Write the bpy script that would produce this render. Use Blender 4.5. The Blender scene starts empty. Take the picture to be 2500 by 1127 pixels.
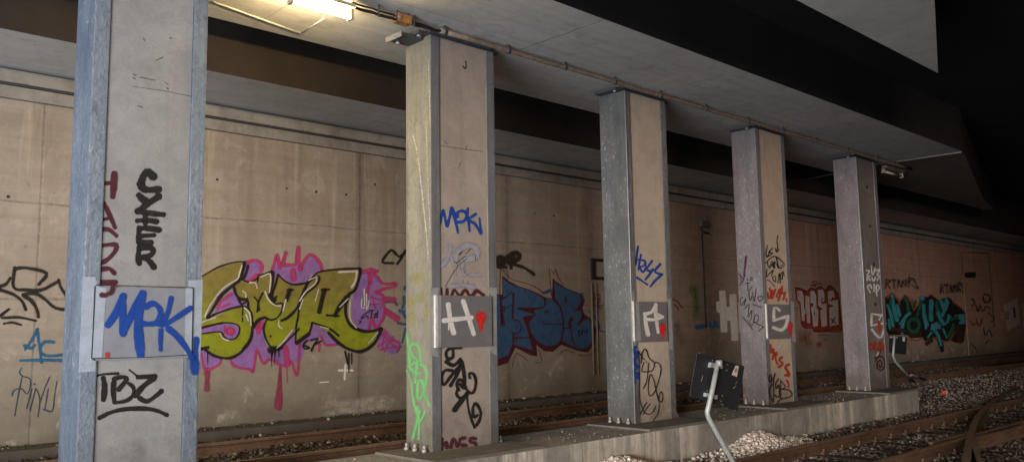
import bpy, bmesh, math, random
import numpy as np
from mathutils import Vector, Matrix
from mathutils.geometry import tessellate_polygon

random.seed(7)
rng = np.random.default_rng(7)
scene = bpy.context.scene
COL = scene.collection

# ------------------------------------------------------------------ camera
F_PX, PITCH, ROLL, YAW = 2071.89, 0.114542, -0.0157773, 0.763942
CAM = Vector((0.0, 0.0, 1.5))
_f = Vector((math.sin(YAW)*math.cos(PITCH), math.cos(YAW)*math.cos(PITCH), math.sin(PITCH)))
_r0 = Vector((math.cos(YAW), -math.sin(YAW), 0.0))
_u0 = _r0.cross(_f)
_r = _r0*math.cos(ROLL) + _u0*math.sin(ROLL)
_u = -_r0*math.sin(ROLL) + _u0*math.cos(ROLL)
cam_data = bpy.data.cameras.new('camera')
cam = bpy.data.objects.new('camera', cam_data)
COL.objects.link(cam)
cam_data.sensor_width = 36.0
cam_data.lens = F_PX/2500*36.0
cam_data.clip_end = 500
cam.matrix_world = Matrix(((_r.x, _u.x, -_f.x, CAM.x), (_r.y, _u.y, -_f.y, CAM.y), (_r.z, _u.z, -_f.z, CAM.z), (0, 0, 0, 1)))
scene.camera = cam


# survey helpers: a measured direction (photo px) met with a known plane gives the point in the place
def ray(x, y):
    return _f + _r*((x-1250)/F_PX) - _u*((y-563.5)/F_PX)
def onY(x, y, Y):
    d = ray(x, y); return CAM + d*((Y-CAM.y)/d.y)
def onX(x, y, X):
    d = ray(x, y); return CAM + d*((X-CAM.x)/d.x)
def onZ(x, y, Z):
    d = ray(x, y); return CAM + d*((Z-CAM.z)/d.z)


# ------------------------------------------------------------------ object helpers
def tag(o, label=None, cat=None, group=None, kind=None):
    if label: o['label'] = label
    if cat: o['category'] = cat
    if group: o['group'] = group
    if kind: o['kind'] = kind
    return o

def empty(name, loc, label, cat, group=None):
    o = bpy.data.objects.new(name, None)
    o.location = loc
    o.empty_display_size = 0.2
    COL.objects.link(o)
    return tag(o, label, cat, group)

def world_loc(o):
    v = Vector(o.location)
    while o.parent:
        o = o.parent
        v += Vector(o.location)
    return v

class MB:
    """collects shapes for ONE mesh object"""
    def __init__(s):
        s.bm = bmesh.new()
    def box(s, x0, x1, y0, y1, z0, z1, bevel=0.0, mi=0, rot=None):
        b = bmesh.new()
        bmesh.ops.create_cube(b, size=1.0)
        bmesh.ops.scale(b, vec=(x1-x0, y1-y0, z1-z0), verts=b.verts)
        if bevel > 0:
            bmesh.ops.bevel(b, geom=b.edges[:], offset=bevel, segments=2, profile=0.7, affect='EDGES')
        if rot is not None:
            bmesh.ops.transform(b, matrix=rot, verts=b.verts)
        bmesh.ops.translate(b, vec=((x0+x1)/2, (y0+y1)/2, (z0+z1)/2), verts=b.verts)
        s._merge(b, mi)
    def _merge(s, b, mi=0, smooth=False):
        m = {}
        for v in b.verts:
            m[v] = s.bm.verts.new(v.co)
        for f in b.faces:
            try:
                nf = s.bm.faces.new([m[v] for v in f.verts]); nf.material_index = mi; nf.smooth = smooth
            except ValueError:
                pass
        b.free()
    def prism(s, poly, z0, z1, mi=0, mi_side=None):
        n = len(poly)
        a = [s.bm.verts.new((p[0], p[1], z0)) for p in poly]
        c = [s.bm.verts.new((p[0], p[1], z1)) for p in poly]
        f = s.bm.faces.new(a[::-1]); f.material_index = mi
        f = s.bm.faces.new(c); f.material_index = mi if mi_side is None else mi_side
        for i in range(n):
            f = s.bm.faces.new((a[i], a[(i+1) % n], c[(i+1) % n], c[i]))
            f.material_index = mi if mi_side is None else mi_side
    def tube(s, pts, r, seg=10, mi=0, caps=True):
        pts = [Vector(p) for p in pts]
        rings = []
        for i, p in enumerate(pts):
            t = (pts[min(i+1, len(pts)-1)] - pts[max(i-1, 0)]).normalized()
            a = Vector((0, 0, 1)) if abs(t.z) < 0.9 else Vector((1, 0, 0))
            n = t.cross(a).normalized(); b2 = t.cross(n)
            rr = r[i] if isinstance(r, (list, tuple)) else r
            rings.append([s.bm.verts.new(p + n*rr*math.cos(2*math.pi*k/seg) + b2*rr*math.sin(2*math.pi*k/seg)) for k in range(seg)])
        for A, B in zip(rings, rings[1:]):
            for k in range(seg):
                f = s.bm.faces.new((A[k], A[(k+1) % seg], B[(k+1) % seg], B[k])); f.smooth = True; f.material_index = mi
        if caps:
            f = s.bm.faces.new(rings[0][::-1]); f.material_index = mi
            f = s.bm.faces.new(rings[-1]); f.material_index = mi
    def sweep(s, pts, prof, mi=0):
        """profile (lateral, up) swept along a level path"""
        pts = [Vector(p) for p in pts]
        rings = []
        for i, p in enumerate(pts):
            t = (pts[min(i+1, len(pts)-1)] - pts[max(i-1, 0)]); t.z = 0; t.normalize()
            n = Vector((-t.y, t.x, 0))
            rings.append([s.bm.verts.new(p + n*a + Vector((0, 0, b))) for a, b in prof])
        k = len(prof)
        for A, B in zip(rings, rings[1:]):
            for j in range(k):
                s.bm.faces.new((A[j], A[(j+1) % k], B[(j+1) % k], B[j])).material_index = mi
        s.bm.faces.new(rings[0][::-1]); s.bm.faces.new(rings[-1])
    def quad(s, a, b, c, d, mi=0):
        f = s.bm.faces.new([s.bm.verts.new(p) for p in (a, b, c, d)]); f.material_index = mi
    def build(s, name, mats, parent=None, world=False, normals=True):
        if normals:
            bmesh.ops.recalc_face_normals(s.bm, faces=s.bm.faces[:])
        me = bpy.data.meshes.new(name)
        if world and parent is not None:
            bmesh.ops.translate(s.bm, vec=-world_loc(parent), verts=s.bm.verts)
        s.bm.to_mesh(me); s.bm.free()
        for m in (mats if isinstance(mats, (list, tuple)) else [mats]):
            me.materials.append(m)
        o = bpy.data.objects.new(name, me)
        COL.objects.link(o)
        o.parent = parent
        return o


# ------------------------------------------------------------------ materials
class NT:
    def __init__(s, name):
        s.m = bpy.data.materials.new(name); s.m.use_nodes = True
        s.t = s.m.node_tree; s.t.nodes.clear()
        s.out = s.n('ShaderNodeOutputMaterial')
        s.b = s.n('ShaderNodeBsdfPrincipled')
        s.l(s.b.outputs[0], s.out.inputs['Surface'])
        s.pos = s.n('ShaderNodeNewGeometry').outputs['Position']
    def n(s, t, **kw):
        x = s.t.nodes.new(t)
        for k, v in kw.items(): setattr(x, k, v)
        return x
    def l(s, a, b): s.t.links.new(a, b)
    def put(s, v, sock):
        if hasattr(v, 'is_linked') or hasattr(v, 'links'): s.l(v, sock)
        else: sock.default_value = v
    def scaled(s, sc):
        m = s.n('ShaderNodeMapping'); s.l(s.pos, m.inputs['Vector']); m.inputs['Scale'].default_value = sc
        return m.outputs[0]
    def noise(s, scale, detail=5, rough=0.6, stretch=(1, 1, 1), dist=0.0):
        x = s.n('ShaderNodeTexNoise'); s.l(s.scaled(stretch), x.inputs['Vector'])
        x.inputs['Scale'].default_value = scale; x.inputs['Detail'].default_value = detail
        x.inputs['Roughness'].default_value = rough; x.inputs['Distortion'].default_value = dist
        return x.outputs['Fac']
    def voro(s, scale, stretch=(1, 1, 1), feat='F1'):
        x = s.n('ShaderNodeTexVoronoi', feature=feat); s.l(s.scaled(stretch), x.inputs['Vector'])
        x.inputs['Scale'].default_value = scale
        return x.outputs['Distance']
    def ramp(s, fac, lo, hi, a=0.0, b=1.0):
        x = s.n('ShaderNodeMapRange'); x.clamp = True
        s.put(fac, x.inputs[0]); x.inputs[1].default_value = lo; x.inputs[2].default_value = hi
        x.inputs[3].default_value = a; x.inputs[4].default_value = b
        return x.outputs[0]
    def math(s, op, a, b=0.0):
        x = s.n('ShaderNodeMath', operation=op); s.put(a, x.inputs[0]); s.put(b, x.inputs[1])
        return x.outputs[0]
    def mix(s, fac, a, b, mode='MIX'):
        x = s.n('ShaderNodeMix', data_type='RGBA', blend_type=mode)
        s.put(fac, x.inputs[0])
        for v, k in ((a, 6), (b, 7)):
            if isinstance(v, (tuple, list)): x.inputs[k].default_value = (*v[:3], 1)
            else: s.l(v, x.inputs[k])
        return x.outputs[2]
    def xyz(s):
        x = s.n('ShaderNodeSeparateXYZ'); s.l(s.pos, x.inputs[0]); return x.outputs
    def band(s, v, c, w):
        """1 near v == c, fading over w"""
        return s.ramp(s.math('ABSOLUTE', s.math('SUBTRACT', v, c)), 0.0, w, 1.0, 0.0)
    def finish(s, col, rough=0.9, bump=None, strength=0.3, dist=0.01, metal=0.0, spec=0.35):
        s.put(col if not isinstance(col, tuple) else (*col[:3], 1), s.b.inputs['Base Color'])
        s.put(rough, s.b.inputs['Roughness'])
        s.b.inputs['Metallic'].default_value = metal
        s.b.inputs['Specular IOR Level'].default_value = spec
        if bump is not None:
            x = s.n('ShaderNodeBump'); s.l(bump, x.inputs['Height'])
            x.inputs['Strength'].default_value = strength; x.inputs['Distance'].default_value = dist
            s.l(x.outputs[0], s.b.inputs['Normal'])
        return s.m

def concrete(name, c1, c2, dark=(0.06, 0.05, 0.045), stain=0.5, streak=0.4, bump=0.35, pits=True, scale=1.0):
    t = NT(name)
    big = t.noise(0.55*scale, 6, 0.62)
    col = t.mix(t.ramp(big, 0.36, 0.64), c1, c2)
    mid = t.noise(4.5*scale, 7, 0.68, dist=0.4)
    col = t.mix(t.ramp(mid, 0.44, 0.70, 0, stain), col, tuple(0.55*a for a in c1))
    st = t.noise(5.0, 4, 0.6, (1, 1, 0.07))
    col = t.mix(t.ramp(st, 0.52, 0.74, 0, streak), col, dark)
    st2 = t.noise(7.0, 3, 0.5, (1, 1, 0.05))
    col = t.mix(t.ramp(st2, 0.60, 0.78, 0, streak*0.8), col, tuple(min(0.8, 1.35*a) for a in c2))
    x, y, z = t.xyz()
    gm = t.math('ADD', z, t.math('MULTIPLY', t.math('SUBTRACT', t.noise(2.5, 5, 0.7), 0.5), -1.2))
    col = t.mix(t.ramp(gm, 0.05, 0.6, 0.6, 0.0), col, dark)
    fine = t.noise(55, 4, 0.7)
    col = t.mix(t.ramp(fine, 0.3, 0.75, 0.0, 0.28), col, tuple(0.5*a for a in c1))
    h = fine
    if pits:
        v = t.voro(13)
        pit = t.ramp(v, 0.02, 0.075, 1, 0)
        col = t.mix(t.math('MULTIPLY', pit, 0.6), col, dark)
        h = t.math('SUBTRACT', fine, t.math('MULTIPLY', pit, 0.8))
    return t.finish(col, 0.92, h, bump, 0.008)

def steel(name, c1, c2, lump=0.3, scale=26.0, worn=(0.55, 0.58, 0.6), wornamt=0.35, rough=0.5, front=None):
    t = NT(name)
    a = t.noise(2.2, 6, 0.65, (1, 1, 0.45), 0.5)
    col = t.mix(t.ramp(a, 0.34, 0.66), c1, c2)
    if front is not None:   # front faces toned apart from the sides, light direction put into the colour
        g = t.n('ShaderNodeNewGeometry'); s = t.n('ShaderNodeSeparateXYZ'); t.l(g.outputs['True Normal'], s.inputs[0])
        col = t.mix(t.ramp(t.math('ABSOLUTE', s.outputs[1]), 0.4, 0.8), col, t.mix(t.ramp(a, 0.34, 0.66), front[0], front[1]))
    d = t.noise(16, 6, 0.7, (1, 1, 0.6), 0.8)
    col = t.mix(t.ramp(d, 0.50, 0.72, 0, 0.55), col, tuple(0.5*x for x in c1))
    w = t.noise(scale, 3, 0.6, (1, 1, 0.7))
    wm = t.math('MULTIPLY', t.ramp(w, 0.60, 0.70, 0, wornamt), t.ramp(a, 0.35, 0.6))
    col = t.mix(wm, col, worn)
    sc = t.noise(11, 4, 0.7, (1, 1, 0.04), 0.1)
    col = t.mix(t.ramp(sc, 0.55, 0.72, 0, 0.45), col, tuple(0.45*x for x in c1))
    sc2 = t.noise(13, 4, 0.7, (1, 1, 0.06), 0.1)
    col = t.mix(t.ramp(sc2, 0.60, 0.76, 0, 0.4), col, tuple(min(0.7, 1.5*x) for x in c2))
    x, y, z = t.xyz()
    gm = t.math('ADD', z, t.math('MULTIPLY', t.math('SUBTRACT', t.noise(3, 5, 0.7), 0.5), -1.1))
    col = t.mix(t.ramp(gm, 0.05, 0.6, 0.65, 0.0), col, (0.075, 0.066, 0.055))
    r = t.noise(9, 5, 0.7, (1, 1, 0.3))
    col = t.mix(t.ramp(r, 0.66, 0.76, 0, 0.5), col, (0.13, 0.085, 0.05))
    h = t.math('ADD', t.math('MULTIPLY', w, 1.0), t.math('MULTIPLY', d, 0.5))
    return t.finish(col, t.ramp(d, 0.3, 0.7, rough-0.1, rough+0.2), h, lump, 0.012, 0.0, 0.4)

def plain(name, c, rough=0.6, var=0.35, scale=14.0, bump=0.15, metal=0.0, c2=None):
    t = NT(name)
    a = t.noise(scale, 6, 0.65)
    col = t.mix(t.ramp(a, 0.35, 0.7, 0, var if c2 is None else 1), c, c2 or tuple(0.4*x for x in c))
    return t.finish(col, rough, a, bump, 0.006, metal)

def wall_material():
    t = NT('board_marked_wall_concrete')
    x, y, z = t.xyz()
    big = t.noise(0.35, 6, 0.6)
    col = t.mix(t.ramp(big, 0.35, 0.65), (0.33, 0.29, 0.247), (0.40, 0.36, 0.318))
    huge = t.noise(0.8, 5, 0.6, (1, 1, 0.8), 0.5)
    col = t.mix(t.ramp(huge, 0.42, 0.68, 0, 0.42), col, (0.20, 0.168, 0.135))
    # redder towards the deep end of the tunnel: warm light put into the colour
    deep = t.math('MULTIPLY', t.ramp(x, 16, 27), 0.8)
    col = t.mix(deep, col, t.mix(t.ramp(big, 0.35, 0.65), (0.45, 0.215, 0.155), (0.52, 0.28, 0.215)))
    # formwork boards: faint levels
    bd = t.noise(1.0, 3, 0.5, (0.12, 1, 9.0))
    col = t.mix(t.ramp(bd, 0.4, 0.68, 0, 0.36), col, (0.24, 0.185, 0.13))
    # runs from the top
    st = t.noise(2.6, 5, 0.65, (1, 1, 0.06), 0.3)
    topm = t.ramp(z, 1.2, 4.6, 0.15, 1.0)
    col = t.mix(t.math('MULTIPLY', t.ramp(st, 0.52, 0.72, 0, 0.6), topm), col, (0.16, 0.12, 0.085))
    st2 = t.noise(5.5, 4, 0.6, (1, 1, 0.05), 0.2)
    col = t.mix(t.math('MULTIPLY', t.ramp(st2, 0.56, 0.72, 0, 0.55), topm), col, (0.60, 0.52, 0.42))
    # damp greenish grey foot
    n1 = t.noise(1.1, 7, 0.68)
    zz = t.math('ADD', z, t.math('MULTIPLY', t.math('SUBTRACT', n1, 0.5), -1.7))
    col = t.mix(t.ramp(zz, 0.5, 1.5, 0.80, 0.0), col, (0.215, 0.20, 0.16))
    col = t.mix(t.ramp(zz, 0.10, 0.55, 0.7, 0.0), col, (0.11, 0.10, 0.08))
    n2 = t.noise(6.0, 7, 0.7, (1, 1, 1), 0.8)
    col = t.mix(t.ramp(n2, 0.48, 0.72, 0, 0.38), col, (0.19, 0.155, 0.12))
    pale = t.noise(2.4, 6, 0.7, (1, 1, 1), 0.5)
    col = t.mix(t.math('MULTIPLY', t.ramp(pale, 0.57, 0.70, 0, 0.6), t.ramp(z, 0.2, 2.6, 1.0, 0.5)), col, (0.56, 0.51, 0.44))
    # column shadows painted as dark bands, with narrow dark bands along pour joints
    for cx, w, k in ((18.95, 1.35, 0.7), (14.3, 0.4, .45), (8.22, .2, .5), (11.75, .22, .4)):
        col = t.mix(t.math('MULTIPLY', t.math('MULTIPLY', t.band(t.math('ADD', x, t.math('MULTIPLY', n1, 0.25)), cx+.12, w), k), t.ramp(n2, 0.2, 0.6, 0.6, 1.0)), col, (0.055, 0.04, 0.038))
    # pour joints
    jn = t.math('ADD', z, t.math('MULTIPLY', t.math('SUBTRACT', n1, 0.5), 0.06))
    j = t.math('MAXIMUM', t.band(jn, 3.25, 0.018), t.band(jn, 1.98, 0.02))
    for xx in (3.2, 8.22, 11.75, 15.3, 18.75, 22.4, 26.0):
        j = t.math('MAXIMUM', j, t.math('MULTIPLY', t.band(x, xx, 0.022), 0.9))
    col = t.mix(t.math('MULTIPLY', j, t.ramp(n2, 0.35, 0.6, 0.1, 0.7)), col, (0.07, 0.052, 0.04))
    v = t.voro(5.0)
    pit = t.math('MULTIPLY', t.ramp(v, 0.02, 0.055, 1, 0), t.ramp(pale, 0.45, 0.55))
    col = t.mix(t.math('MULTIPLY', pit, 0.8), col, (0.05, 0.04, 0.03))
    fine = t.noise(60, 4, 0.7)
    col = t.mix(t.ramp(fine, 0.35, 0.75, 0, 0.22), col, (0.17, 0.13, 0.09))
    h = t.math('SUBTRACT', t.math('ADD', t.math('MULTIPLY', fine, 0.5), t.math('MULTIPLY', bd, 0.5)), t.math('ADD', pit, t.math('MULTIPLY', j, 0.8)))
    return t.finish(col, 0.93, h, 0.4, 0.01)

def soffit_material():
    t = NT('boarded_soffit_concrete')
    x, y, z = t.xyz()
    big = t.noise(0.5, 6, 0.65, (0.6, 1, 1), 0.6)
    col = t.mix(t.ramp(big, 0.34, 0.66), (0.52, 0.505, 0.485), (0.66, 0.65, 0.635))
    bd = t.noise(1.0, 3, 0.5, (0.25, 7.0, 1))
    col = t.mix(t.ramp(bd, 0.42, 0.7, 0, 0.3), col, (0.36, 0.35, 0.335))
    m = t.noise(2.6, 7, 0.7, (1, 1, 1), 1.0)
    col = t.mix(t.ramp(m, 0.48, 0.70, 0, 0.55), col, (0.33, 0.32, 0.305))
    s = t.noise(1.5, 5, 0.7, (0.3, 1.6, 1), 0.8)
    col = t.mix(t.ramp(s, 0.58, 0.72, 0, 0.4), col, (0.66, 0.63, 0.58))
    fr = t.math('FRACT', t.math('MULTIPLY', t.math('ADD', x, t.math('MULTIPLY', m, 0.05)), 0.31))
    ln = t.band(fr, 0.5, 0.006)
    fy = t.math('FRACT', t.math('MULTIPLY', t.math('ADD', y, t.math('MULTIPLY', m, 0.04)), 0.95))
    ln = t.math('MAXIMUM', ln, t.math('MULTIPLY', t.band(fy, 0.5, 0.012), 0.6))
    col = t.mix(t.math('MULTIPLY', ln, t.ramp(big, 0.35, 0.6, 0.1, 0.55)), col, (0.10, 0.09, 0.08))
    v = t.voro(3.2)
    sp = t.ramp(v, 0.03, 0.07, 1, 0)
    col = t.mix(t.math('MULTIPLY', sp, 0.6), col, (0.09, 0.075, 0.06))
    f = t.noise(50, 4, 0.7)
    col = t.mix(t.ramp(f, 0.3, 0.75, 0, 0.2), col, (0.2, 0.19, 0.18))
    return t.finish(col, 0.93, t.math('SUBTRACT', t.math('ADD', t.math('MULTIPLY', f, 0.5), m), ln), 0.35, 0.012)

def plinth_material():
    t = NT('lime_streaked_plinth_concrete')
    x, y, z = t.xyz()
    big = t.noise(0.9, 6, 0.65)
    col = t.mix(t.ramp(big, 0.35, 0.65), (0.25, 0.243, 0.23), (0.36, 0.352, 0.335))
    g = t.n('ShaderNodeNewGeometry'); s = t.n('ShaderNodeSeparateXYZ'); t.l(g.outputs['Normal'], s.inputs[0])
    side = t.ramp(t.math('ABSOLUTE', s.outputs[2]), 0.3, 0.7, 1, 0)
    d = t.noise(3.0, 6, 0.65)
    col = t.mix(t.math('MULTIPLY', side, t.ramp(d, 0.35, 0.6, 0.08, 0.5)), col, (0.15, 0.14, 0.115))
    patch = t.ramp(t.noise(1.1, 3, 0.5, (1, 1, 0.15)), 0.44, 0.54)
    st = t.noise(7, 5, 0.75, (1, 1, 0.05), 0.2)
    lime = t.math('MULTIPLY', t.math('MULTIPLY', side, patch), t.ramp(st, 0.42, 0.60, 0.0, 0.9))
    lime = t.math('MULTIPLY', lime, t.ramp(z, -0.5, -0.02, 0.6, 1.0))
    col = t.mix(t.math('MULTIPLY', t.math('MULTIPLY', side, patch), 0.35), col, (0.5, 0.48, 0.42))
    col = t.mix(lime, col, (0.66, 0.63, 0.55))
    st3 = t.noise(9, 5, 0.7, (1, 1, 0.06), 0.2)
    col = t.mix(t.math('MULTIPLY', side, t.ramp(st3, 0.56, 0.70, 0, 0.6)), col, (0.055, 0.05, 0.04))
    m = t.noise(9, 7, 0.7)
    col = t.mix(t.ramp(m, 0.45, 0.7, 0, 0.38), col, (0.12, 0.115, 0.105))
    fine = t.noise(50, 4, 0.7)
    return t.finish(col, 0.93, t.math('ADD', fine, t.math('MULTIPLY', m, 0.6)), 0.45, 0.012)

def rust_rail():
    t = NT('rusty_rail_steel')
    a = t.noise(3.0, 6, 0.7, (0.5, 1, 1))
    col = t.mix(t.ramp(a, 0.35, 0.65), (0.105, 0.058, 0.036), (0.19, 0.115, 0.075))
    g = t.n('ShaderNodeNewGeometry'); s = t.n('ShaderNodeSeparateXYZ'); t.l(g.outputs['Normal'], s.inputs[0])
    top = t.ramp(s.outputs[2], 0.5, 0.95)
    col = t.mix(t.math('MULTIPLY', top, 0.75), col, (0.33, 0.235, 0.165))
    d = t.noise(22, 5, 0.7)
    col = t.mix(t.ramp(d, 0.45, 0.7, 0, 0.6), col, (0.045, 0.03, 0.022))
    return t.finish(col, 0.68, d, 0.35, 0.006, 0.0, 0.3)

def ballast_sheet_material():
    t = NT('dirty_ballast_bed')
    v = t.voro(13.0)
    n = t.noise(1.2, 5, 0.6)
    col = t.mix(t.ramp(v, 0.1, 0.6), (0.12, 0.095, 0.075), (0.03, 0.024, 0.02))
    col = t.mix(t.ramp(n, 0.4, 0.65, 0, 0.6), col, (0.05, 0.035, 0.026))
    return t.finish(col, 0.95, v, 0.9, 0.05)

def attr_material(name, rough=0.9, scale=30.0, bump=0.3):
    t = NT(name)
    a = t.n('ShaderNodeVertexColor', layer_name='col')
    n = t.noise(scale, 5, 0.7)
    col = t.mix(t.ramp(n, 0.4, 0.8, 0, 0.35), a.outputs[0], (0.05, 0.04, 0.032))
    return t.finish(col, rough, n, bump, 0.01)

def emission(name, c, s):
    t = NT(name)
    e = t.n('ShaderNodeEmission'); e.inputs[0].default_value = (*c, 1); e.inputs[1].default_value = s
    t.l(e.outputs[0], t.out.inputs['Surface'])
    return t.m

M = {}
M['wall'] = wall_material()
M['cap'] = concrete('grey_coping_concrete', (0.24, 0.225, 0.205), (0.33, 0.315, 0.29), stain=0.6, streak=0.25)
M['soffit'] = soffit_material()
M['soot'] = plain('soot_blackened_concrete', (0.027, 0.021, 0.017), 0.95, scale=1.2, c2=(0.045, 0.033, 0.025))  # dark brown for the girder sides, next to pale soffits
M['black_soot'] = plain('black_soot_concrete', (0.007, 0.006, 0.006), 0.97, scale=0.7, c2=(0.016, 0.012, 0.010))  # roof and girder sides blackened as if no light reached them
M['plinth'] = plinth_material()
M['rail'] = rust_rail()
M['bed'] = ballast_sheet_material()
M['sleeper'] = plain('oily_timber_sleeper', (0.09, 0.07, 0.055), 0.9, scale=7, c2=(0.045, 0.035, 0.028), bump=0.5)
M['plate'] = concrete('dusty_grey_base_plate', (0.24, 0.235, 0.22), (0.34, 0.335, 0.315), stain=0.5, streak=0.0, scale=2.0)
M['bolt'] = plain('bright_zinc_bolt', (0.42, 0.42, 0.41), 0.5, scale=40, metal=0.3)
M['darksteel'] = plain('dark_bracket_steel', (0.085, 0.09, 0.095), 0.6, scale=18)
M['conduit'] = plain('grimy_beige_conduit', (0.30, 0.235, 0.18), 0.75, scale=9, c2=(0.17, 0.12, 0.085))
M['cable'] = plain('black_cable', (0.025, 0.023, 0.022), 0.6)
M['lamp_body'] = plain('cream_lamp_housing', (0.40, 0.36, 0.27), 0.5, var=0.2)
M['tube'] = emission('lit_fluorescent_tube', (1.0, 0.74, 0.36), 460.0)
M['deadtube'] = plain('unlit_tube_glass', (0.62, 0.55, 0.45), 0.3, var=0.2)
M['block'] = plain('orange_varnished_timber', (0.52, 0.25, 0.075), 0.6, scale=9, c2=(0.36, 0.15, 0.04))
M['galv'] = plain('galvanised_tube', (0.42, 0.47, 0.49), 0.45, scale=12, c2=(0.30, 0.34, 0.36), metal=0.2)
M['signback'] = plain('dark_sign_back', (0.022, 0.025, 0.031), 0.55, scale=5, c2=(0.034, 0.037, 0.043))
M['white'] = plain('off_white_sticker', (0.72, 0.69, 0.66), 0.6, var=0.2, scale=40)
M['whitepaint'] = plain('grubby_white_seal', (0.62, 0.63, 0.63), 0.75, scale=25, c2=(0.42, 0.43, 0.43))
M['red'] = plain('red_plastic', (0.5, 0.03, 0.03), 0.5, var=0.2)
M['door_grey'] = plain('dark_grey_panel_paint', (0.145, 0.145, 0.155), 0.65, scale=6, c2=(0.185, 0.18, 0.188))
M['door_blue'] = plain('blue_grey_panel_paint', (0.27, 0.29, 0.335), 0.65, scale=5, c2=(0.22, 0.235, 0.28))

steels = [steel('blue_grey_steel', (0.062, 0.092, 0.145), (0.125, 0.168, 0.232), 0.7, front=((0.145, 0.185, 0.24), (0.25, 0.295, 0.35))),
          steel('algae_stained_steel', (0.15, 0.15, 0.13), (0.225, 0.222, 0.18), 0.3, 22, wornamt=0.15, front=((0.14, 0.145, 0.165), (0.20, 0.205, 0.23))),
          steel('hammered_grey_green_steel', (0.085, 0.098, 0.103), (0.14, 0.157, 0.162), 1.0, 23.0, (0.50, 0.54, 0.55), 0.6, 0.38, front=((0.145, 0.145, 0.155), (0.205, 0.205, 0.215))),
          steel('violet_grey_steel', (0.13, 0.128, 0.14), (0.19, 0.185, 0.20), 0.8, 24, wornamt=0.4, front=((0.15, 0.15, 0.165), (0.22, 0.22, 0.235))),
          steel('speckled_violet_steel', (0.135, 0.13, 0.14), (0.20, 0.192, 0.205), 0.8, 21, wornamt=0.5)]
infills = [concrete('cool_grey_infill_concrete', (0.29, 0.29, 0.29), (0.385, 0.385, 0.385), stain=0.4, streak=0.14),
           concrete('pinkish_infill_concrete', (0.345, 0.297, 0.262), (0.435, 0.38, 0.34), stain=0.35, streak=0.14),
           concrete('tan_infill_concrete', (0.46, 0.395, 0.32), (0.55, 0.48, 0.40), stain=0.35, streak=0.14),
           concrete('warm_tan_infill_concrete', (0.49, 0.40, 0.315), (0.58, 0.485, 0.39), stain=0.35, streak=0.14),
           steel('stained_infill_steel', (0.15, 0.138, 0.13), (0.225, 0.21, 0.20), 0.3, 10, wornamt=0.1)]

# ------------------------------------------------------------------ setting
YW, YN, DEPTH, CW, ZT, ZS = 12.4, 8.291, 0.524, 1.101, 5.29, 5.35
XC = [2.5224, 6.5479, 10.4724, 14.4467, 18.7633]
X_A, X_B = -9.0, 62.0

def hfun(x, y):
    """ballast level"""
    def ss(a, b, v): 
        q = np.clip((v-a)/(b-a), 0, 1); return q*q*(3-2*q)
    z = -0.66 + 0.15*ss(6.95, 7.6, y) + 0.38*ss(7.7, 9.0, y)
    z = z + 0.17*np.exp(-((x-9.15)/0.55)**2-((y-7.5)/0.38)**2) + 0.22*np.exp(-((x-12.75)/0.6)**2-((y-7.55)/0.36)**2)
    z = z + 0.10*ss(11.3, 11.9, y)
    return z + 0.025*np.sin(x*1.7+y*2.3)*np.cos(x*0.9-y*1.9)

# ballast bed: one sheet
gx = np.concatenate([np.linspace(-120, -9, 12), np.arange(-8.5, 4, 0.5), np.arange(4, 30, 0.14), np.arange(30, 63, 1.0)])
gy = np.concatenate([np.linspace(-120, -5, 12), np.arange(-4.5, 4, 0.5), np.arange(4, 12.6, 0.14)])
GX, GY = np.meshgrid(gx, gy, indexing='ij')
GZ = hfun(GX, GY)
nx, ny = GX.shape
me = bpy.data.meshes.new('ballast_ground')
idx = np.arange(nx*ny).reshape(nx, ny)
fc = np.stack([idx[:-1, :-1], idx[1:, :-1], idx[1:, 1:], idx[:-1, 1:]], -1).reshape(-1, 4)
me.from_pydata(np.stack([GX, GY, GZ], -1).reshape(-1, 3).tolist(), [], fc.tolist())
me.materials.append(M['bed'])
g = bpy.data.objects.new('ballast_ground', me); COL.objects.link(g); tag(g, kind='structure')

# tunnel roof slab, deep end wall, unseen side wall added to block the sun at right
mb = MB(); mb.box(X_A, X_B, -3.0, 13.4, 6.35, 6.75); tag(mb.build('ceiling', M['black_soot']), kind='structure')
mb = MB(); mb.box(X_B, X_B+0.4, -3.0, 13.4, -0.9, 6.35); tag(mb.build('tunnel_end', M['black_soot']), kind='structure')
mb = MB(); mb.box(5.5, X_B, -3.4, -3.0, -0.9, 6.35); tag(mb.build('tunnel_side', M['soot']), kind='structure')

# roof girders
def girder(poly, z0, label, name='roof_girder', grp='roof girders'):
    c = (sum(p[0] for p in poly)/len(poly), sum(p[1] for p in poly)/len(poly), z0)
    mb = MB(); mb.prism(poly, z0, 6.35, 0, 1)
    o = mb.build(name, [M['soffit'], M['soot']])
    return tag(o, label, 'girder', 'roof girders')
yN = 6.62; yF = 9.77
pA = onZ(2350, 370, ZS); pB = onZ(2440, 480, ZS)
pJ = onZ(2188, 395, ZS); jx = pJ.x+(pJ.x-pA.x)*(yF-pJ.y)/(pJ.y-pA.y)
main = girder([(X_A, yN), (pA.x, yN), (jx, yF), (X_A, yF)], ZS,
              'grey concrete roof girder running over the row of columns, conduit along its underside')
e0 = onZ(2281, -60, ZS); e1 = onZ(2295, 178, ZS)  # edge of the lit area, used as the slanted girder end
M['dark_soffit'] = concrete('dark_brown_soffit_concrete', (0.20, 0.16, 0.135), (0.27, 0.22, 0.19), stain=0.5, streak=0.0, bump=0.25)  # darker copy of the soffit, shade painted in beyond the joint
end_ = girder([(pA.x+0.015, yN+0.003), (pB.x, yF-0.9), (pB.x+3, yF-0.3), (pB.x+3, yF), (jx+0.015, yF)], ZS+0.004,
              'darker tapering end of the middle roof girder beyond its pale joint line')
end_.data.materials[0] = M['dark_soffit']; end_.data.materials[1] = M['black_soot']
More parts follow.
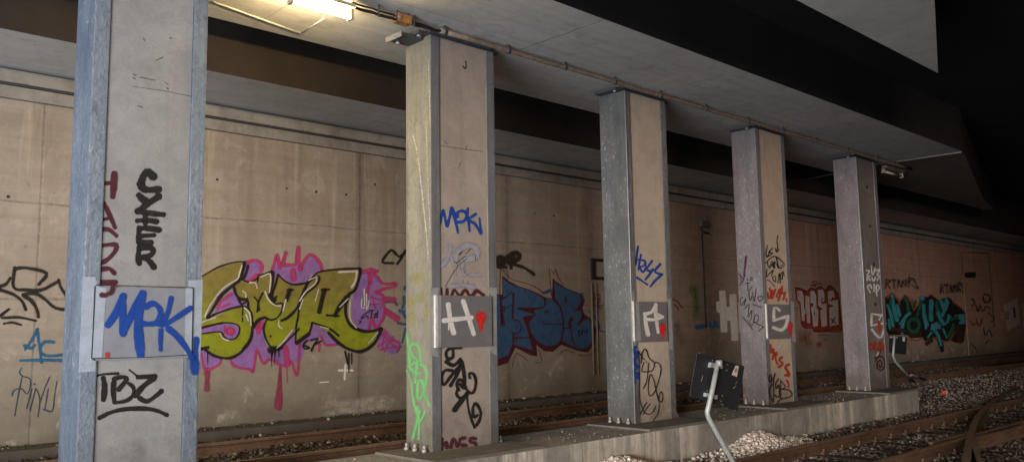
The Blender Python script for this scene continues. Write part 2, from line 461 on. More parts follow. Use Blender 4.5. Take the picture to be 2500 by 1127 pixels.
k_ = (e1.y-2.6)/(e1.y-e0.y)
M['pale_soffit'] = concrete('pale_soffit_concrete', (0.56, 0.545, 0.51), (0.72, 0.70, 0.66), stain=0.3, streak=0.0, bump=0.25, scale=0.8)  # brighter copy of the soffit, stronger light painted in
third = girder([(X_A, 2.6), (e1.x+(e0.x-e1.x)*k_, 2.6), (e1.x, 4.68), (X_A, 4.68)], ZS,
               'pale concrete roof girder in the upper right corner, ending in a slanted edge')
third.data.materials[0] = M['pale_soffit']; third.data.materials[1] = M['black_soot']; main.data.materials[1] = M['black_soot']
wallg = girder([(X_A, 10.78), (X_B, 10.78), (X_B, 12.9), (X_A, 12.9)], 5.0,
               'dark roof girder beside the graffiti wall, behind the columns')
# construction joint across the main girder (raised mortar lip)
a = onZ(2188, 395, ZS-0.012); b = pA
mb = MB(); mb.tube([a, (a+b)/2, (b.x-0.02, b.y+0.02, ZS-0.012)], 0.02, 6); mb.build('joint_lip', M['cap'], main)
mb = MB(); a = onZ(520, 4, ZS-.005); b = onZ(735, 82, ZS-.005); c = onZ(790, 45, ZS-.005)
mb.tube([a, b], 0.014, 6); mb.tube([b, c], .010, 6); mb.build('cast_ridge', M['soffit'], main)

# wall with coping
w = MB()
w.box(X_A, X_B, YW, YW+0.5, -0.9, 4.95)
rr = random.Random(3)
for (px, py) in [(616,411),(772,433),(530,438),(617,448),(700,460),(772,468),(845,475),(915,450),(915,485),(978,492),(660,820),(1260,505),(1305,520),(1352,527),(1395,540),(1440,517),(1635,562),(1668,565),(1735,573),(2180,628),(2225,632),(2245,635),(2265,637),(2300,640),(70,450),(130,470),(60,600),(20,480),(1240,560)]:
    p = onY(px, py, YW)
    ring = []
    r1 = rr.uniform(0.015, 0.024)
    w.tube([(p.x, YW-0.006, p.z), (p.x, YW+0.02, p.z)], r1, 10, 1+(rr.random() < 0.5))
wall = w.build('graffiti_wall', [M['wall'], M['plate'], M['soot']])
tag(wall, 'long tan concrete wall covered in graffiti behind the columns and the far track', 'wall')
z1, z2 = onY(510, 284, 12.3).z, onY(510, 252, 12.3).z
zb = 1.5+.2513*12.33
mb = MB(); mb.box(X_A, X_B, 12.33, YW-0.002, zb, z1-0.02, 0.008); mb.build('coping', M['cap'], wall)
mb = MB(); mb.box(X_A, X_B, 12.27, YW-0.002, z1+0.012, z2-0.02, 0.008); mb.build('coping', M['cap'], wall)
mb = MB(); mb.tube([(X_A, 12.325, z1), (X_B, 12.325, z1)], 0.02, 6); tag(mb.build('coping_cable', M['cable']), 'thin black cable run along the grey coping at the top of the wall', 'cable')
# kerb at the wall foot
mb = MB(); mb.box(X_A, X_B, 11.88, YW-0.004, -0.4, 0.115, 0.02)
kerb = tag(mb.build('wall_kerb', concrete('damp_kerb_concrete', (0.085, 0.078, 0.065), (0.15, 0.14, 0.12), stain=0.6, streak=0.1)), 'low damp concrete kerb along the foot of the graffiti wall', 'kerb')

# plinth
mb = MB(); mb.box(X_A, 19.76, 7.64, 8.95, -0.9, 0.0, 0.018)
plinth = tag(mb.build('column_plinth', M['plinth']), 'long lime streaked concrete plinth the columns stand on', 'plinth')

# ------------------------------------------------------------------ tracks
RAIL = [(-0.035, 0.0), (0.035, 0.0), (0.037, -0.035), (0.01, -0.052), (0.009, -0.16), (0.065, -0.188), (0.07, -0.205), (-0.07, -0.205), (-0.065, -0.188), (-0.009, -0.16), (-0.01, -0.052), (-0.037, -0.035)]
WIDE = [(p[0]*1.55, p[1]) for p in RAIL]
def rail(parent, pts):
    mb = MB(); mb.sweep(pts, RAIL)
    return mb.build('rail', M['rail'], parent, world=True)
near = empty('railway_track', (14, 6.08, -0.42), 'rusty railway track in front of the plinth, crossed by a curving rail', 'railway track', 'railway tracks')
zr = -0.42
rail(near, [(X_A, 6.86, zr), (20, 6.86, zr), (X_B, 6.86, zr)])
rail(near, [(X_A, 5.30, zr), (20, 5.30, zr), (X_B, 5.30, zr)])
for i in range(34):
    x = 6.2 + i*0.66
    mb = MB(); mb.box(x-0.12, x+0.12, 4.7, 7.35, -0.8, -0.622, 0.01)
    mb.build('sleeper', M['sleeper'], near, world=True)
    for yy in (6.86, 5.30):
        for sgn in (-1, 1):
            mb = MB(); mb.box(x-0.05, x+0.05, yy+sgn*0.09-0.03, yy+sgn*0.09+0.03, -0.622, -0.575, 0.008)
            mb.tube([(x, yy+sgn*0.09, -0.58), (x, yy+sgn*0.09, -0.525)], 0.022, 6)
            mb.build('rail_clip', M['rail'], near, world=True)
far = empty('railway_track', (14, 10.27, 0.05), 'dim rusty railway track between the plinth and the graffiti wall', 'railway track', 'railway tracks')
zf = 0.05
rail(far, [(X_A, 9.37, zf), (20, 9.37, zf), (X_B, 9.37, zf)])
rail(far, [(X_A, 11.17, zf), (20, 11.17, zf), (X_B, 11.17, zf)])
for i in range(32):
    x = 2.2 + i*0.7
    mb = MB(); mb.box(x-0.12, x+0.12, 9.0, 11.6, -0.3, -0.125, 0.01)
    mb.build('sleeper', M['sleeper'], far, world=True)
# dark equipment post on far track beside first column
# switch rails: curving rail across the near track
cv = [(2352, 1160), (2358, 1127), (2363, 1095), (2368, 1066), (2378, 1035), (2392, 1008), (2417, 984), (2456, 957), (2500, 935), (2560, 912)]
pts = [onZ(x, y, zr+0.004) for x, y in cv]
def smooth(P, n=8):
    out = []
    for i in range(len(P)-1):
        p0, p1, p2, p3 = P[max(i-1, 0)], P[i], P[i+1], P[min(i+2, len(P)-1)]
        for k in range(n):
            t = k/n
            out.append(0.5*((2*p1)+(p2-p0)*t+(2*p0-5*p1+4*p2-p3)*t*t+(3*p1-p0-3*p2+p3)*t*t*t))
    out.append(P[-1]); return out
sw = empty('switch_rails', onZ(2368, 1066, zr), 'curving rusty switch rail crossing the near track at the lower right', 'switch rail')
mb = MB(); mb.sweep(smooth(pts), WIDE); mb.build('rail', M['rail'], sw, world=True)
wv = [onZ(x, y, zr+0.002) for x, y in [(2500, 1036), (2440, 1052), (2390, 1064), (2381, 1072), (2380, 1088), (2388, 1112), (2400, 1150)]]
mb = MB(); mb.sweep(smooth([Vector((p.x, p.y, zr+.002)) for p in wv], 5), RAIL); mb.build('wing_rail', M['rail'], sw, world=True)
cr = [onZ(x, y, zr+0.002) for x, y in [(2272, 1078), (2320, 1066), (2362, 1055)]]
mb = MB(); mb.sweep(smooth(cr, 4), RAIL); mb.build('check_rail', M['rail'], sw, world=True)

# ------------------------------------------------------------------ ballast stones (uncountable)
def stones(name, pts, sizes, cols, mat):
    t = (1+5**0.5)/2
    base = np.array([(-1,t,0),(1,t,0),(-1,-t,0),(1,-t,0),(0,-1,t),(0,1,t),(0,-1,-t),(0,1,-t),(t,0,-1),(t,0,1),(-t,0,-1),(-t,0,1)])/np.sqrt(1+t*t)
    faces = np.array([(0,11,5),(0,5,1),(0,1,7),(0,7,10),(0,10,11),(1,5,9),(5,11,4),(11,10,2),(10,7,6),(7,1,8),(3,9,4),(3,4,2),(3,2,6),(3,6,8),(3,8,9),(4,9,5),(2,4,11),(6,2,10),(8,6,7),(9,8,1)])
    n = len(pts)
    V = base[None]*(1+rng.uniform(-0.38, 0.38, (n, 12, 1)))
    V = V*rng.uniform(0.6, 1.25, (n, 1, 3))
    a = rng.normal(size=(n, 4)); a /= np.linalg.norm(a, axis=1)[:, None]
    q0, q1, q2, q3 = a.T
    Rm = np.stack([np.stack([1-2*(q2*q2+q3*q3), 2*(q1*q2-q0*q3), 2*(q1*q3+q0*q2)], -1),
                   np.stack([2*(q1*q2+q0*q3), 1-2*(q1*q1+q3*q3), 2*(q2*q3-q0*q1)], -1),
                   np.stack([2*(q1*q3-q0*q2), 2*(q2*q3+q0*q1), 1-2*(q1*q1+q2*q2)], -1)], 1)
    V = np.einsum('nij,nvj->nvi', Rm, V)*sizes[:, None, None]
    V = V*np.array([1, 1, 0.8]) + pts[:, None, :]
    Fq = (faces[None]+12*np.arange(n)[:, None, None]).reshape(-1)
    me = bpy.data.meshes.new(name)
    me.vertices.add(12*n); me.vertices.foreach_set('co', V.reshape(-1))
    me.loops.add(60*n); me.loops.foreach_set('vertex_index', Fq)
    me.polygons.add(20*n); me.polygons.foreach_set('loop_start', np.arange(0, 60*n, 3)); me.polygons.foreach_set('loop_total', np.full(20*n, 3))
    ca = me.color_attributes.new('col', 'FLOAT_COLOR', 'POINT')
    cc = np.concatenate([np.repeat(cols, 12, 0), np.ones((12*n, 1))], 1)
    ca.data.foreach_set('color', cc.reshape(-1))
    me.update(); me.validate()
    me.materials.append(mat)
    o = bpy.data.objects.new(name, me); COL.objects.link(o)
    return tag(o, kind='stuff')
def stone_cols(x, y, pale_w):
    n = len(x)
    dark = np.array([0.056, 0.041, 0.031]); pale = np.array([0.74, 0.66, 0.60])
    k = np.clip(pale_w + rng.normal(0, 0.16, n), 0, 1)[:, None]
    c = dark*(1-k)+pale*k
    c = c*rng.uniform(0.6, 1.25, (n, 1))
    hue = rng.uniform(-1, 1, (n, 1))*np.array([0.07, 0.0, -0.07])
    return np.clip(c*(1+hue), 0.01, 0.8)
N1 = 52000
x = rng.uniform(6.0, 34, N1); y = rng.uniform(3.2, 7.6, N1)
keep = rng.uniform(0, 1, N1) < np.clip(1.4-(x-8)/30, 0.25, 1)
ons = np.abs(((x-6.2+0.33) % 0.66)-0.33) < 0.13
keep &= ~(ons & (y < 7.2) & (y > 4.7) & (rng.uniform(0, 1, N1) < 0.8))
x, y = x[keep], y[keep]
heap = np.exp(-((x-9.15)/0.9)**2-((y-7.45)/0.6)**2) + np.exp(-((x-12.75)/0.9)**2-((y-7.4)/0.55)**2) + 0.45*np.exp(-((x-11)/3.5)**2-((y-7.15)/0.4)**2)
fld = 0.5+0.5*np.sin(x*1.35+0.6*y)*np.sin(y*3.1-0.7*x)
mid = np.exp(-((y-6.05)/0.5)**2)*np.clip((fld-0.35)*1.8, 0, 1)*np.clip(1.25-(x-9)/14, 0.2, 1)
pw = np.clip(0.02 + 0.9*heap + 0.5*mid, 0, 1)
stones('ballast_stones', np.stack([x, y, hfun(x, y)+rng.uniform(-0.01, 0.035, len(x))], -1), rng.uniform(0.018, 0.046, len(x)), stone_cols(x, y, pw), attr_material('ballast_stone'))
# extra stones for the two pale heaps
N2 = 5200
hx = np.concatenate([rng.normal(9.15, 0.62, N2//2), rng.normal(12.75, 0.62, N2//2)]); hy = np.clip(7.62-np.abs(rng.normal(0, 0.36, N2)), 6.95, 7.62)
stones('gravel_heaps', np.stack([hx, hy, hfun(hx, hy)+rng.uniform(0.0, 0.07, N2)], -1), rng.uniform(0.018, 0.042, N2), stone_cols(hx, hy, np.full(N2, 0.93)), attr_material('pale_gravel'))
# behind and beyond the plinth
N3 = 34000
x = rng.uniform(1.5, 34, N3); y = rng.uniform(7.3, 11.88, N3)
keep = (y > 8.98) | (x > 19.8)
x, y = x[keep], y[keep]
pw = np.where(x > 19.8, 0.13, 0.0)*np.where(y > 9.2, 0.4, 1.0)
stones('far_ballast', np.stack([x, y, hfun(x, y)+rng.uniform(-0.01, 0.03, len(x))], -1), rng.uniform(0.016, 0.038, len(x)), stone_cols(x, y, pw), attr_material('far_ballast_stone'))

N4 = 800
x = rng.uniform(2, 34, N4); y = 12.36-np.abs(rng.normal(0, 0.16, N4)); keep = y > 11.9; x, y = x[keep], y[keep]
stones('kerb_rubble', np.stack([x, y, np.full(len(x), 0.12)], -1), rng.uniform(0.008, 0.035, len(x))*rng.uniform(0.5, 1.2, len(x)), stone_cols(x, y, 0.6*rng.uniform(0, 1, len(x))**8), attr_material('kerb_rubble_stone'))
N5 = 900
x = rng.uniform(5.5, 19.6, N5); y = rng.uniform(7.66, 8.93, N5)
stones('plinth_grit', np.stack([x, y, np.full(N5, 0.003)], -1), rng.uniform(0.004, 0.014, N5), stone_cols(x, y, np.full(N5, 0.35)), attr_material('plinth_grit_stone'))

# ------------------------------------------------------------------ columns
COLUMN_LABELS = [
    'nearest column at the left edge, blue grey steel around cool grey concrete with big blue and black tags',
    'second column from the left, algae stained steel with a green tag and a white H on its grey panel',
    'middle column with hammered grey green steel side and a white letter A on its panel',
    'fourth column, violet grey steel with dark scribbles and red tags around a white S panel',
    'farthest column, plain steel without concrete infill, white scribbles and a white S on it']
def set_mat(o, m):
    o.material_slots[0].link = 'OBJECT'; o.material_slots[0].material = m
FW = 0.147
def make_column():
    r = empty('steel_column', (XC[0], YN, 0), COLUMN_LABELS[0], 'column', 'columns on the plinth')
    zb_ = 0.03
    mb = MB(); mb.box(0, FW, 0, DEPTH, zb_, ZT-0.03, 0.012); mb.build('flange', steels[0], r)
    mb = MB(); mb.box(CW-FW, CW, 0, DEPTH, zb_, ZT-0.03, 0.012); mb.build('flange', steels[0], r)
    mb = MB(); mb.box(FW+0.004, CW-FW-0.004, 0.014, DEPTH-0.014, zb_, ZT-0.032); mb.build('infill', infills[0], r)
    mb = MB(); mb.box(-0.43, CW+0.24, -0.61, DEPTH+0.06, -0.02, 0.03, 0.006); mb.build('base_plate', M['plate'], r)
    mb = MB(); mb.box(-0.15, CW+0.13, 0.05, DEPTH-0.02, ZT-0.03, ZT+0.012, 0.006); mb.box(0.02, CW-0.02, 0.03, DEPTH-0.03, ZT+0.012, ZS+0.02); mb.build('cap_plate', M['darksteel'], r)
    for bx, by in ((-0.075, 0.42), (-0.075, 0.25), (-0.075, 0.06), (CW+0.075, 0.06), (CW+0.075, 0.25)):
        mb = MB()
        mb.tube([(bx, by, 0.028), (bx, by, 0.065)], 0.032, 6); mb.tube([(bx, by, 0.06), (bx, by, 0.115)], 0.018, 8)
        mb.build('anchor_bolt', M['bolt'], r)
    mb = MB(); mb.tube([(-0.09, 0.12, ZT-0.055), (-0.09, 0.12, ZT-0.025)], 0.03, 6); mb.build('cap_bolt', M['bolt'], r)
    return r
columns = [make_column()]
for i in range(1, 5):
    src = columns[0]
    c = src.copy(); COL.objects.link(c); c.location = (XC[i], YN, 0); c['label'] = COLUMN_LABELS[i]
    for ch in src.children:
        d = ch.copy(); COL.objects.link(d); d.parent = c
    columns.append(c)
for i, c in enumerate(columns):
    for ch in c.children:
        nm = ch.name.split('.')[0]
        if nm == 'flange': set_mat(ch, steels[i])
        if nm == 'infill': set_mat(ch, infills[i])
# ------------------------------------------------------------------ spray paint
def paint_material(name, c, worn=0.35, c_low=None, zlo=0.0, zhi=1.0, rough=0.65, var=0.3, soft=False):
    t = NT(name)
    n = t.noise(5.0, 5, 0.65)
    base = c
    if c_low is not None:
        x, y, z = t.xyz()
        base = t.mix(t.ramp(t.math('ADD', z, t.math('MULTIPLY', t.math('SUBTRACT', n, 0.5), 0.35)), zlo, zhi), c_low, c)
    col = t.mix(t.ramp(n, 0.35, 0.7, 0, var), base, tuple(0.45*a for a in c))
    f = t.noise(70, 4, 0.75)
    col = t.mix(t.ramp(f, 0.4, 0.8, 0, 0.3), col, tuple(0.4*a+0.06 for a in c))
    t.finish(col, rough, f, 0.2, 0.004, 0.0, 0.3)
    a = t.n('ShaderNodeAttribute', attribute_name='cov')
    w = t.noise(38, 5, 0.75)
    m = t.math('SUBTRACT', a.outputs['Fac'], t.math('MULTIPLY', t.ramp(w, 0.42, 0.75), worn))
    al = t.ramp(m, 0.14, 0.74)
    dens = t.noise(9, 4, 0.6)
    al = t.math('MULTIPLY', al, t.ramp(dens, 0.3, 0.55, 0.80, 1.0))
    if soft:
        w2 = t.noise(7, 6, 0.75, (1, 1, 1), 0.6)
        al = t.math('MULTIPLY', t.math('POWER', a.outputs['Fac'], 1.4), t.ramp(w2, 0.32, 0.68))
    tr = t.n('ShaderNodeBsdfTransparent'); mx = t.n('ShaderNodeMixShader')
    t.l(al, mx.inputs[0]); t.l(tr.outputs[0], mx.inputs[1]); t.l(t.b.outputs[0], mx.inputs[2])
    t.l(mx.outputs[0], t.out.inputs['Surface'])
    return t.m

VIEWS = {'S': (0, 0, 1), 'A1': (480, 590, 4.3346), 'A2': (730, 590, 4.174), 'A3': (480, 770, 4.3346), 'Q': (480, 560, 1.9875),
         'B1': (1200, 600, 3.757), 'C1': (1050, 490, 4.9), 'C2': (980, 700, 2.75), 'D1': (1530, 590, 4.507), 'D2': (1530, 830, 5.12),
         'E1': (1790, 570, 4.176), 'E2': (1850, 820, 6.26), 'F1': (2090, 620, 3.757), 'G1': (1930, 670, 5.93), 'L1': (0, 560, 1.9875),
         'M1': (1400, 560, 1.9875), 'N1': (1860, 560, 1.9875), 'P1': (0, 900, 4.965), 'T1': (220, 390, 3.22), 'T2': (190, 680, 3.131),
         'R1': (2300, 590, 3.755), 'U1': (1620, 500, 3.22), 'H1': (440, 930, 4.1667), 'T0': (0, 0, 2.0125)}
def V(v, pts):
    ox, oy, s = VIEWS[v]
    return [(ox+a/s, oy+b/s) for a, b in pts]
def crm(P, n):
    if len(P) < 3 and n: 
        n = 2
    out = []
    for i in range(len(P)-1):
        p0, p1, p2, p3 = P[max(i-1, 0)], P[i], P[i+1], P[min(i+2, len(P)-1)]
        for k in range(n):
            t = k/n
            out.append(tuple(0.5*((2*b)+(c-a)*t+(2*a-5*b+4*c-d)*t*t+(3*b-a-3*c+d)*t*t*t) for a, b, c, d in zip(p0, p1, p2, p3)))
    out.append(P[-1]); return out

PARTS_DONE = []
class Paint:
    """strokes and fills of one colour on one surface: one mesh"""
    def __init__(s, axis, val, view='S', layer=0):
        s.axis, s.val, s.view = axis, val, view
        s.verts, s.faces, s.cov = [], [], []
        s.off = 0.002 + layer*0.0009
        s.rs = random.Random(len(PARTS_DONE)+3); PARTS_DONE.append(1)
    def _w(s, x, y, o):
        p = onY(x, y, s.val-o) if s.axis == 'Y' else onX(x, y, s.val-o)
        return p
    def stroke(s, w, pts, view=None, sm=4, feather=0.55, taper=0):
        v = view or s.view; sc = VIEWS[v][2]
        P = V(v, pts); h = w/sc/2
        P = crm(P, sm) if sm else P
        Q = [P[0]]
        for p in P[1:]:
            if (p[0]-Q[-1][0])**2+(p[1]-Q[-1][1])**2 > 0.3: Q.append(p)
        if len(Q) < 2: Q.append((Q[0][0]+0.5, Q[0][1]+0.3))
        P = Q; n = len(P)
        seq = []
        def d(i):
            a, b = P[max(i-1, 0)], P[min(i+1, n-1)]
            L = math.hypot(b[0]-a[0], b[1]-a[1]) or 1
            return ((b[0]-a[0])/L, (b[1]-a[1])/L)
        t0, t1 = d(0), d(n-1)
        for k in (1.0, 0.85, 0.5): seq.append((P[0][0]-t0[0]*h*k, P[0][1]-t0[1]*h*k, t0, h*math.sqrt(max(0.02, 1-k*k)), 0 if k == 1 else 1))
        ph = s.rs.uniform(0, 6.28); fr = s.rs.uniform(0.35, 0.8)
        for i in range(n):
            hh = (h if not taper else h*(1-taper*i/(n-1)))*(1+0.13*math.sin(ph+i*fr)+0.06*math.sin(2*ph+i*fr*2.7))
            seq.append((P[i][0], P[i][1], d(i), hh, 1))
        for k in (0.5, 0.85, 1.0): seq.append((P[-1][0]+t1[0]*h*k, P[-1][1]+t1[1]*h*k, t1, (h if not taper else h*(1-taper))*math.sqrt(max(0.02, 1-k*k)), 0 if k == 1 else 1))
        b0 = len(s.verts)
        for j, (x, y, t, hh, c) in enumerate(seq):
            e = feather*hh
            o = s.off + 0.00003*j/len(seq)
            for q, cc in ((-hh-e, 0), (-hh+e, c), (hh-e, c), (hh+e, 0)):
                s.verts.append(s._w(x-t[1]*q, y+t[0]*q, o)); s.cov.append(cc)
        for j in range(len(seq)-1):
            for k in range(3):
                a = b0+j*4+k; s.faces.append((a, a+1, a+5, a+4))
        s.off += 0.00005
        return s
    def fill(s, pts, view=None, sm=3, cov=1.0, raw=False):
        P = pts if raw else V(view or s.view, pts)
        if sm:
            P = crm(P+[P[0]], sm)[:-1]
        b0 = len(s.verts)
        tri = tessellate_polygon([[Vector((x, y, 0)) for x, y in P]])
        for x, y in P:
            s.verts.append(s._w(x, y, s.off)); s.cov.append(cov)
        s.faces += [(b0+a, b0+b, b0+c) for a, b, c in tri]
        s.off += 0.00008
        return s
    def blob(s, x, y, rx, ry, view=None, cov=1.0, n=14):
        v = view or s.view; ox, oy, sc = VIEWS[v]
        cx, cy_ = ox+x/sc, oy+y/sc
        b0 = len(s.verts)
        s.verts.append(s._w(cx, cy_, s.off)); s.cov.append(cov)
        for r_, cc in ((0.55, cov*0.8), (1.35, 0)):
            for k in range(n):
                a = 2*math.pi*k/n; s.verts.append(s._w(cx+rx/sc*r_*math.cos(a), cy_+ry/sc*r_*math.sin(a), s.off)); s.cov.append(cc)
        for k in range(n):
            k2 = (k+1) % n
            s.faces.append((b0, b0+1+k, b0+1+k2)); s.faces.append((b0+1+k, b0+1+n+k, b0+1+n+k2, b0+1+k2))
        s.off += 0.00005
        return s
    def build(s, name, mat, parent, label=None):
        o0 = world_loc(parent)
        me = bpy.data.meshes.new(name)
        me.from_pydata([tuple(v-o0) for v in s.verts], [], s.faces)
        a = me.attributes.new('cov', 'FLOAT', 'POINT'); a.data.foreach_set('value', s.cov)
        me.materials.append(mat)
        o = bpy.data.objects.new(name, me); COL.objects.link(o); o.parent = parent
        return tag(o, label)

PM = {}
def pm(key, c, **k):
    PM[key] = paint_material(key, c, **k); return PM[key]
pm('black_spray', (0.016, 0.014, 0.013), worn=0.3)
pm('faded_black_spray', (0.035, 0.027, 0.02), worn=0.55)
pm('ink_outline', (0.017, 0.010, 0.012), worn=0.15)
pm('blue_spray', (0.010, 0.065, 0.36), worn=0.2)
pm('teal_blue_spray', (0.015, 0.12, 0.26), worn=0.4)
pm('ink_blue_marker', (0.03, 0.05, 0.085), worn=0.6)
pm('maroon_spray', (0.085, 0.016, 0.026), worn=0.35)
pm('magenta_spray', (0.46, 0.045, 0.17), worn=0.25)
pm('faded_magenta_spray', (0.25, 0.045, 0.08), worn=0.45)
pm('violet_fill', (0.30, 0.16, 0.45), worn=0.2, var=0.4)
pm('olive_fill', (0.25, 0.205, 0.05), worn=0.1, c_low=(0.28, 0.33, 0.01), zlo=1.55, zhi=2.25)
pm('white_spray', (0.66, 0.64, 0.60), worn=0.4)
pm('bright_white_paint', (0.78, 0.78, 0.78), worn=0.3)
pm('faded_white_paint', (0.80, 0.77, 0.72), worn=0.4)
pm('navy_fill', (0.05, 0.12, 0.25), worn=0.12, c_low=(0.04, 0.10, 0.21), zlo=1.0, zhi=2.6)
pm('dark_red_outline', (0.085, 0.010, 0.020), worn=0.15)
pm('thin_red_line', (0.17, 0.03, 0.03), worn=0.4)
pm('green_spray', (0.13, 0.42, 0.14), worn=0.2)
pm('dull_green_mist', (0.07, 0.22, 0.04), worn=0.5, soft=True)
pm('yellow_mist', (0.36, 0.34, 0.04), worn=0.95, soft=True)
pm('orange_red_spray', (0.48, 0.055, 0.02), worn=0.35)
pm('signal_red_spray', (0.75, 0.02, 0.02), worn=0.2)
pm('rust_red_outline', (0.30, 0.045, 0.02), worn=0.4)
pm('dusty_silver_fill', (0.62, 0.55, 0.53), worn=0.3)
pm('lilac_grey_paint', (0.36, 0.36, 0.43), worn=0.5)
pm('pale_blue_paint', (0.42, 0.48, 0.58), worn=0.12)
pm('pale_grey_paint', (0.33, 0.345, 0.36), worn=0.2)
pm('purple_spray', (0.06, 0.015, 0.05), worn=0.35)
pm('turquoise_fill', (0.05, 0.38, 0.40), worn=0.2, var=0.6)
pm('sky_blue_fill', (0.08, 0.36, 0.50), worn=0.2)
pm('sea_green_fill', (0.015, 0.15, 0.09), worn=0.2, var=0.6)
pm('brown_shadow', (0.07, 0.025, 0.015), worn=0.35)
pm('orange_edge', (0.42, 0.11, 0.03), worn=0.45)
pm('lime_crust', (0.58, 0.54, 0.46), worn=0.95, soft=True)
pm('purple_mist', (0.06, 0.015, 0.06), soft=True)
pm('grey_mist', (0.38, 0.39, 0.40), soft=True)
pm('orange_mist', (0.34, 0.06, 0.02), soft=True)
pm('lime_run_paint', (0.40, 0.385, 0.32), worn=1.1)
M['pipe_paint'] = plain('wall_coloured_pipe', (0.20, 0.165, 0.14), 0.9)
pm('scuff', (0.17, 0.145, 0.12), worn=0.9)
pm('blurred_black', (0.02, 0.015, 0.012), soft=True)
M['dark_edge'] = plain('grimy_brown_edge', (0.085, 0.06, 0.045), 0.9)
pm('damp_brown', (0.05, 0.035, 0.022), worn=0.5, soft=True)

# ---- the wall, from left to right
P = Paint('Y', YW, 'L1')
for w_, q in ((17, [(72, 185), (66, 280), (130, 292), (200, 293), (285, 250)]), (17, [(75, 190), (130, 186), (225, 212), (188, 265)]), (16, [(285, 245), (295, 280), (330, 330)]),
             (16, [(0, 275), (28, 265), (50, 235)]), (16, [(0, 292), (60, 312), (105, 345), (125, 388)]), (18, [(112, 318), (152, 345), (178, 385), (186, 422)]), (16, [(112, 314), (170, 310), (215, 335), (270, 380), (340, 388)]),
             (12, [(0, 415), (48, 382), (5, 425), (90, 425), (175, 442)]), (11, [(18, 456), (60, 450), (102, 462)])):
    P.stroke(w_, q)
P.build('graffiti_tag', PM['black_spray'], wall, 'large black spray tag at the left end of the wall')
P = Paint('Y', YW, 'L1')
for q in ([(182, 482), (155, 535), (122, 580)], [(182, 482), (190, 560), (202, 645)], [(118, 562), (150, 575), (170, 560)], [(262, 545), (215, 545), (196, 580), (210, 606), (250, 612), (320, 605)], [(100, 634), (200, 632), (320, 634)]):
    P.stroke(14, q)
P.build('graffiti_tag', PM['teal_blue_spray'], wall, 'blue underlined AC tag')
P = Paint('Y', YW, 'P1')
for q in ([(262, -10), (238, 40), (270, 85)], [(270, 85), (225, 300), (180, 565)], [(268, 85), (372, 132), (335, 300), (270, 242), (200, 242), (152, 285), (150, 325)], [(385, 240), (325, 475)], [(432, 235), (365, 505)], [(432, 235), (468, 300), (482, 400), (460, 575)], [(600, 95), (530, 270), (482, 410)], [(585, 240), (545, 480)], [(525, 485), (635, 505), (660, 330), (690, 150)]):
    P.stroke(17, q, feather=0.4)
P.blob(418, 180, 14, 16)
P.build('graffiti_tag', PM['ink_blue_marker'], wall, 'thin dark blue PINU scribble low on the wall')

# mural with olive letters
P = Paint('Y', YW, 'A1', 0)
P.fill([(490, 405), (520, 250), (560, 190), (640, 182), (690, 225), (700, 275), (680, 335), (640, 360), (630, 410), (520, 425)])
P.fill(V('A1', [(800, 300), (850, 215), (880, 290), (925, 245), (1050, 240), (1090, 270)]) + V('A2', [(35, 240), (80, 155), (150, 140), (212, 212), (235, 295), (115, 340), (100, 390)]) + V('A1', [(1020, 455), (930, 412), (880, 352), (840, 400), (815, 470)]), raw=True)
P.fill([(600, 300), (640, 290), (700, 315), (735, 265), (785, 340), (850, 435), (770, 505), (850, 540), (862, 640), (868, 770), (822, 862), (700, 905), (610, 880), (545, 780), (540, 640), (560, 500)], 'A2')
P.fill([(835, 925), (880, 890), (960, 965), (1035, 1030), (1015, 1110), (950, 1145), (840, 1090), (795, 1050)], 'A2')
P.fill([(365, 470), (450, 400), (560, 300), (600, 120), (720, 20), (715, 200), (740, 310), (790, 365), (850, 345), (1040, 160), (1050, 300), (1127, 250), (1127, 430), (1085, 480), (1010, 495), (960, 530), (880, 510), (760, 470), (690, 500), (640, 380), (605, 570), (560, 560), (440, 545)], 'A3', sm=2)
P.fill(V('A2', [(-10, 1000), (60, 960), (120, 815), (240, 880), (330, 940), (410, 1035), (350, 1058), (270, 1045), (222, 960), (180, 1010), (70, 1010), (-10, 1070)]), raw=True, sm=2)
P.fill([(40, 375), (110, 370), (265, 445), (240, 512), (130, 565), (70, 545)], 'A3')
mural = P.build('graffiti_mural', PM['violet_fill'], wall, 'big graffiti piece with olive green letters on a violet and magenta cloud')
P = Paint('Y', YW, 'A1', 2)
P.fill([(495, 408), (560, 395), (600, 350), (640, 330), (690, 330), (660, 350), (630, 412), (525, 425)])
for w_, q in ((34, [(540, 215), (600, 195), (655, 205), (690, 250), (682, 310)]), (32, [(800, 290), (830, 200), (852, 135), (868, 215), (878, 285), (915, 190), (945, 110)]), (32, [(945, 110), (930, 190), (918, 240), (985, 242), (1045, 235), (1062, 140), (1078, 60)]), (36, [(1078, 55), (1080, 150), (1085, 230), (1110, 285)]), (50, [(1020, 300), (1030, 400)])):
    P.stroke(w_, q)
P.stroke(30, [(0, 290), (30, 230), (80, 155), (112, 130), (165, 155), (222, 230), (232, 295)], 'A2')
P.stroke(28, [(700, 520), (715, 400), (718, 320), (735, 270), (790, 350), (860, 425), (985, 425), (965, 460), (880, 475), (775, 515), (850, 540), (862, 650), (880, 690), (858, 780), (812, 862)], 'A2')
P.stroke(26, [(812, 862), (770, 860), (742, 770), (715, 890)], 'A2')
P.stroke(34, [(800, 300), (760, 290), (740, 330), (730, 420)], 'A2')
P.stroke(40, [(640, 300), (680, 300), (720, 290)], 'A2')
P.stroke(48, [(880, 580), (975, 590)], 'A2'); P.stroke(55, [(890, 700), (950, 750), (1005, 785)], 'A2')
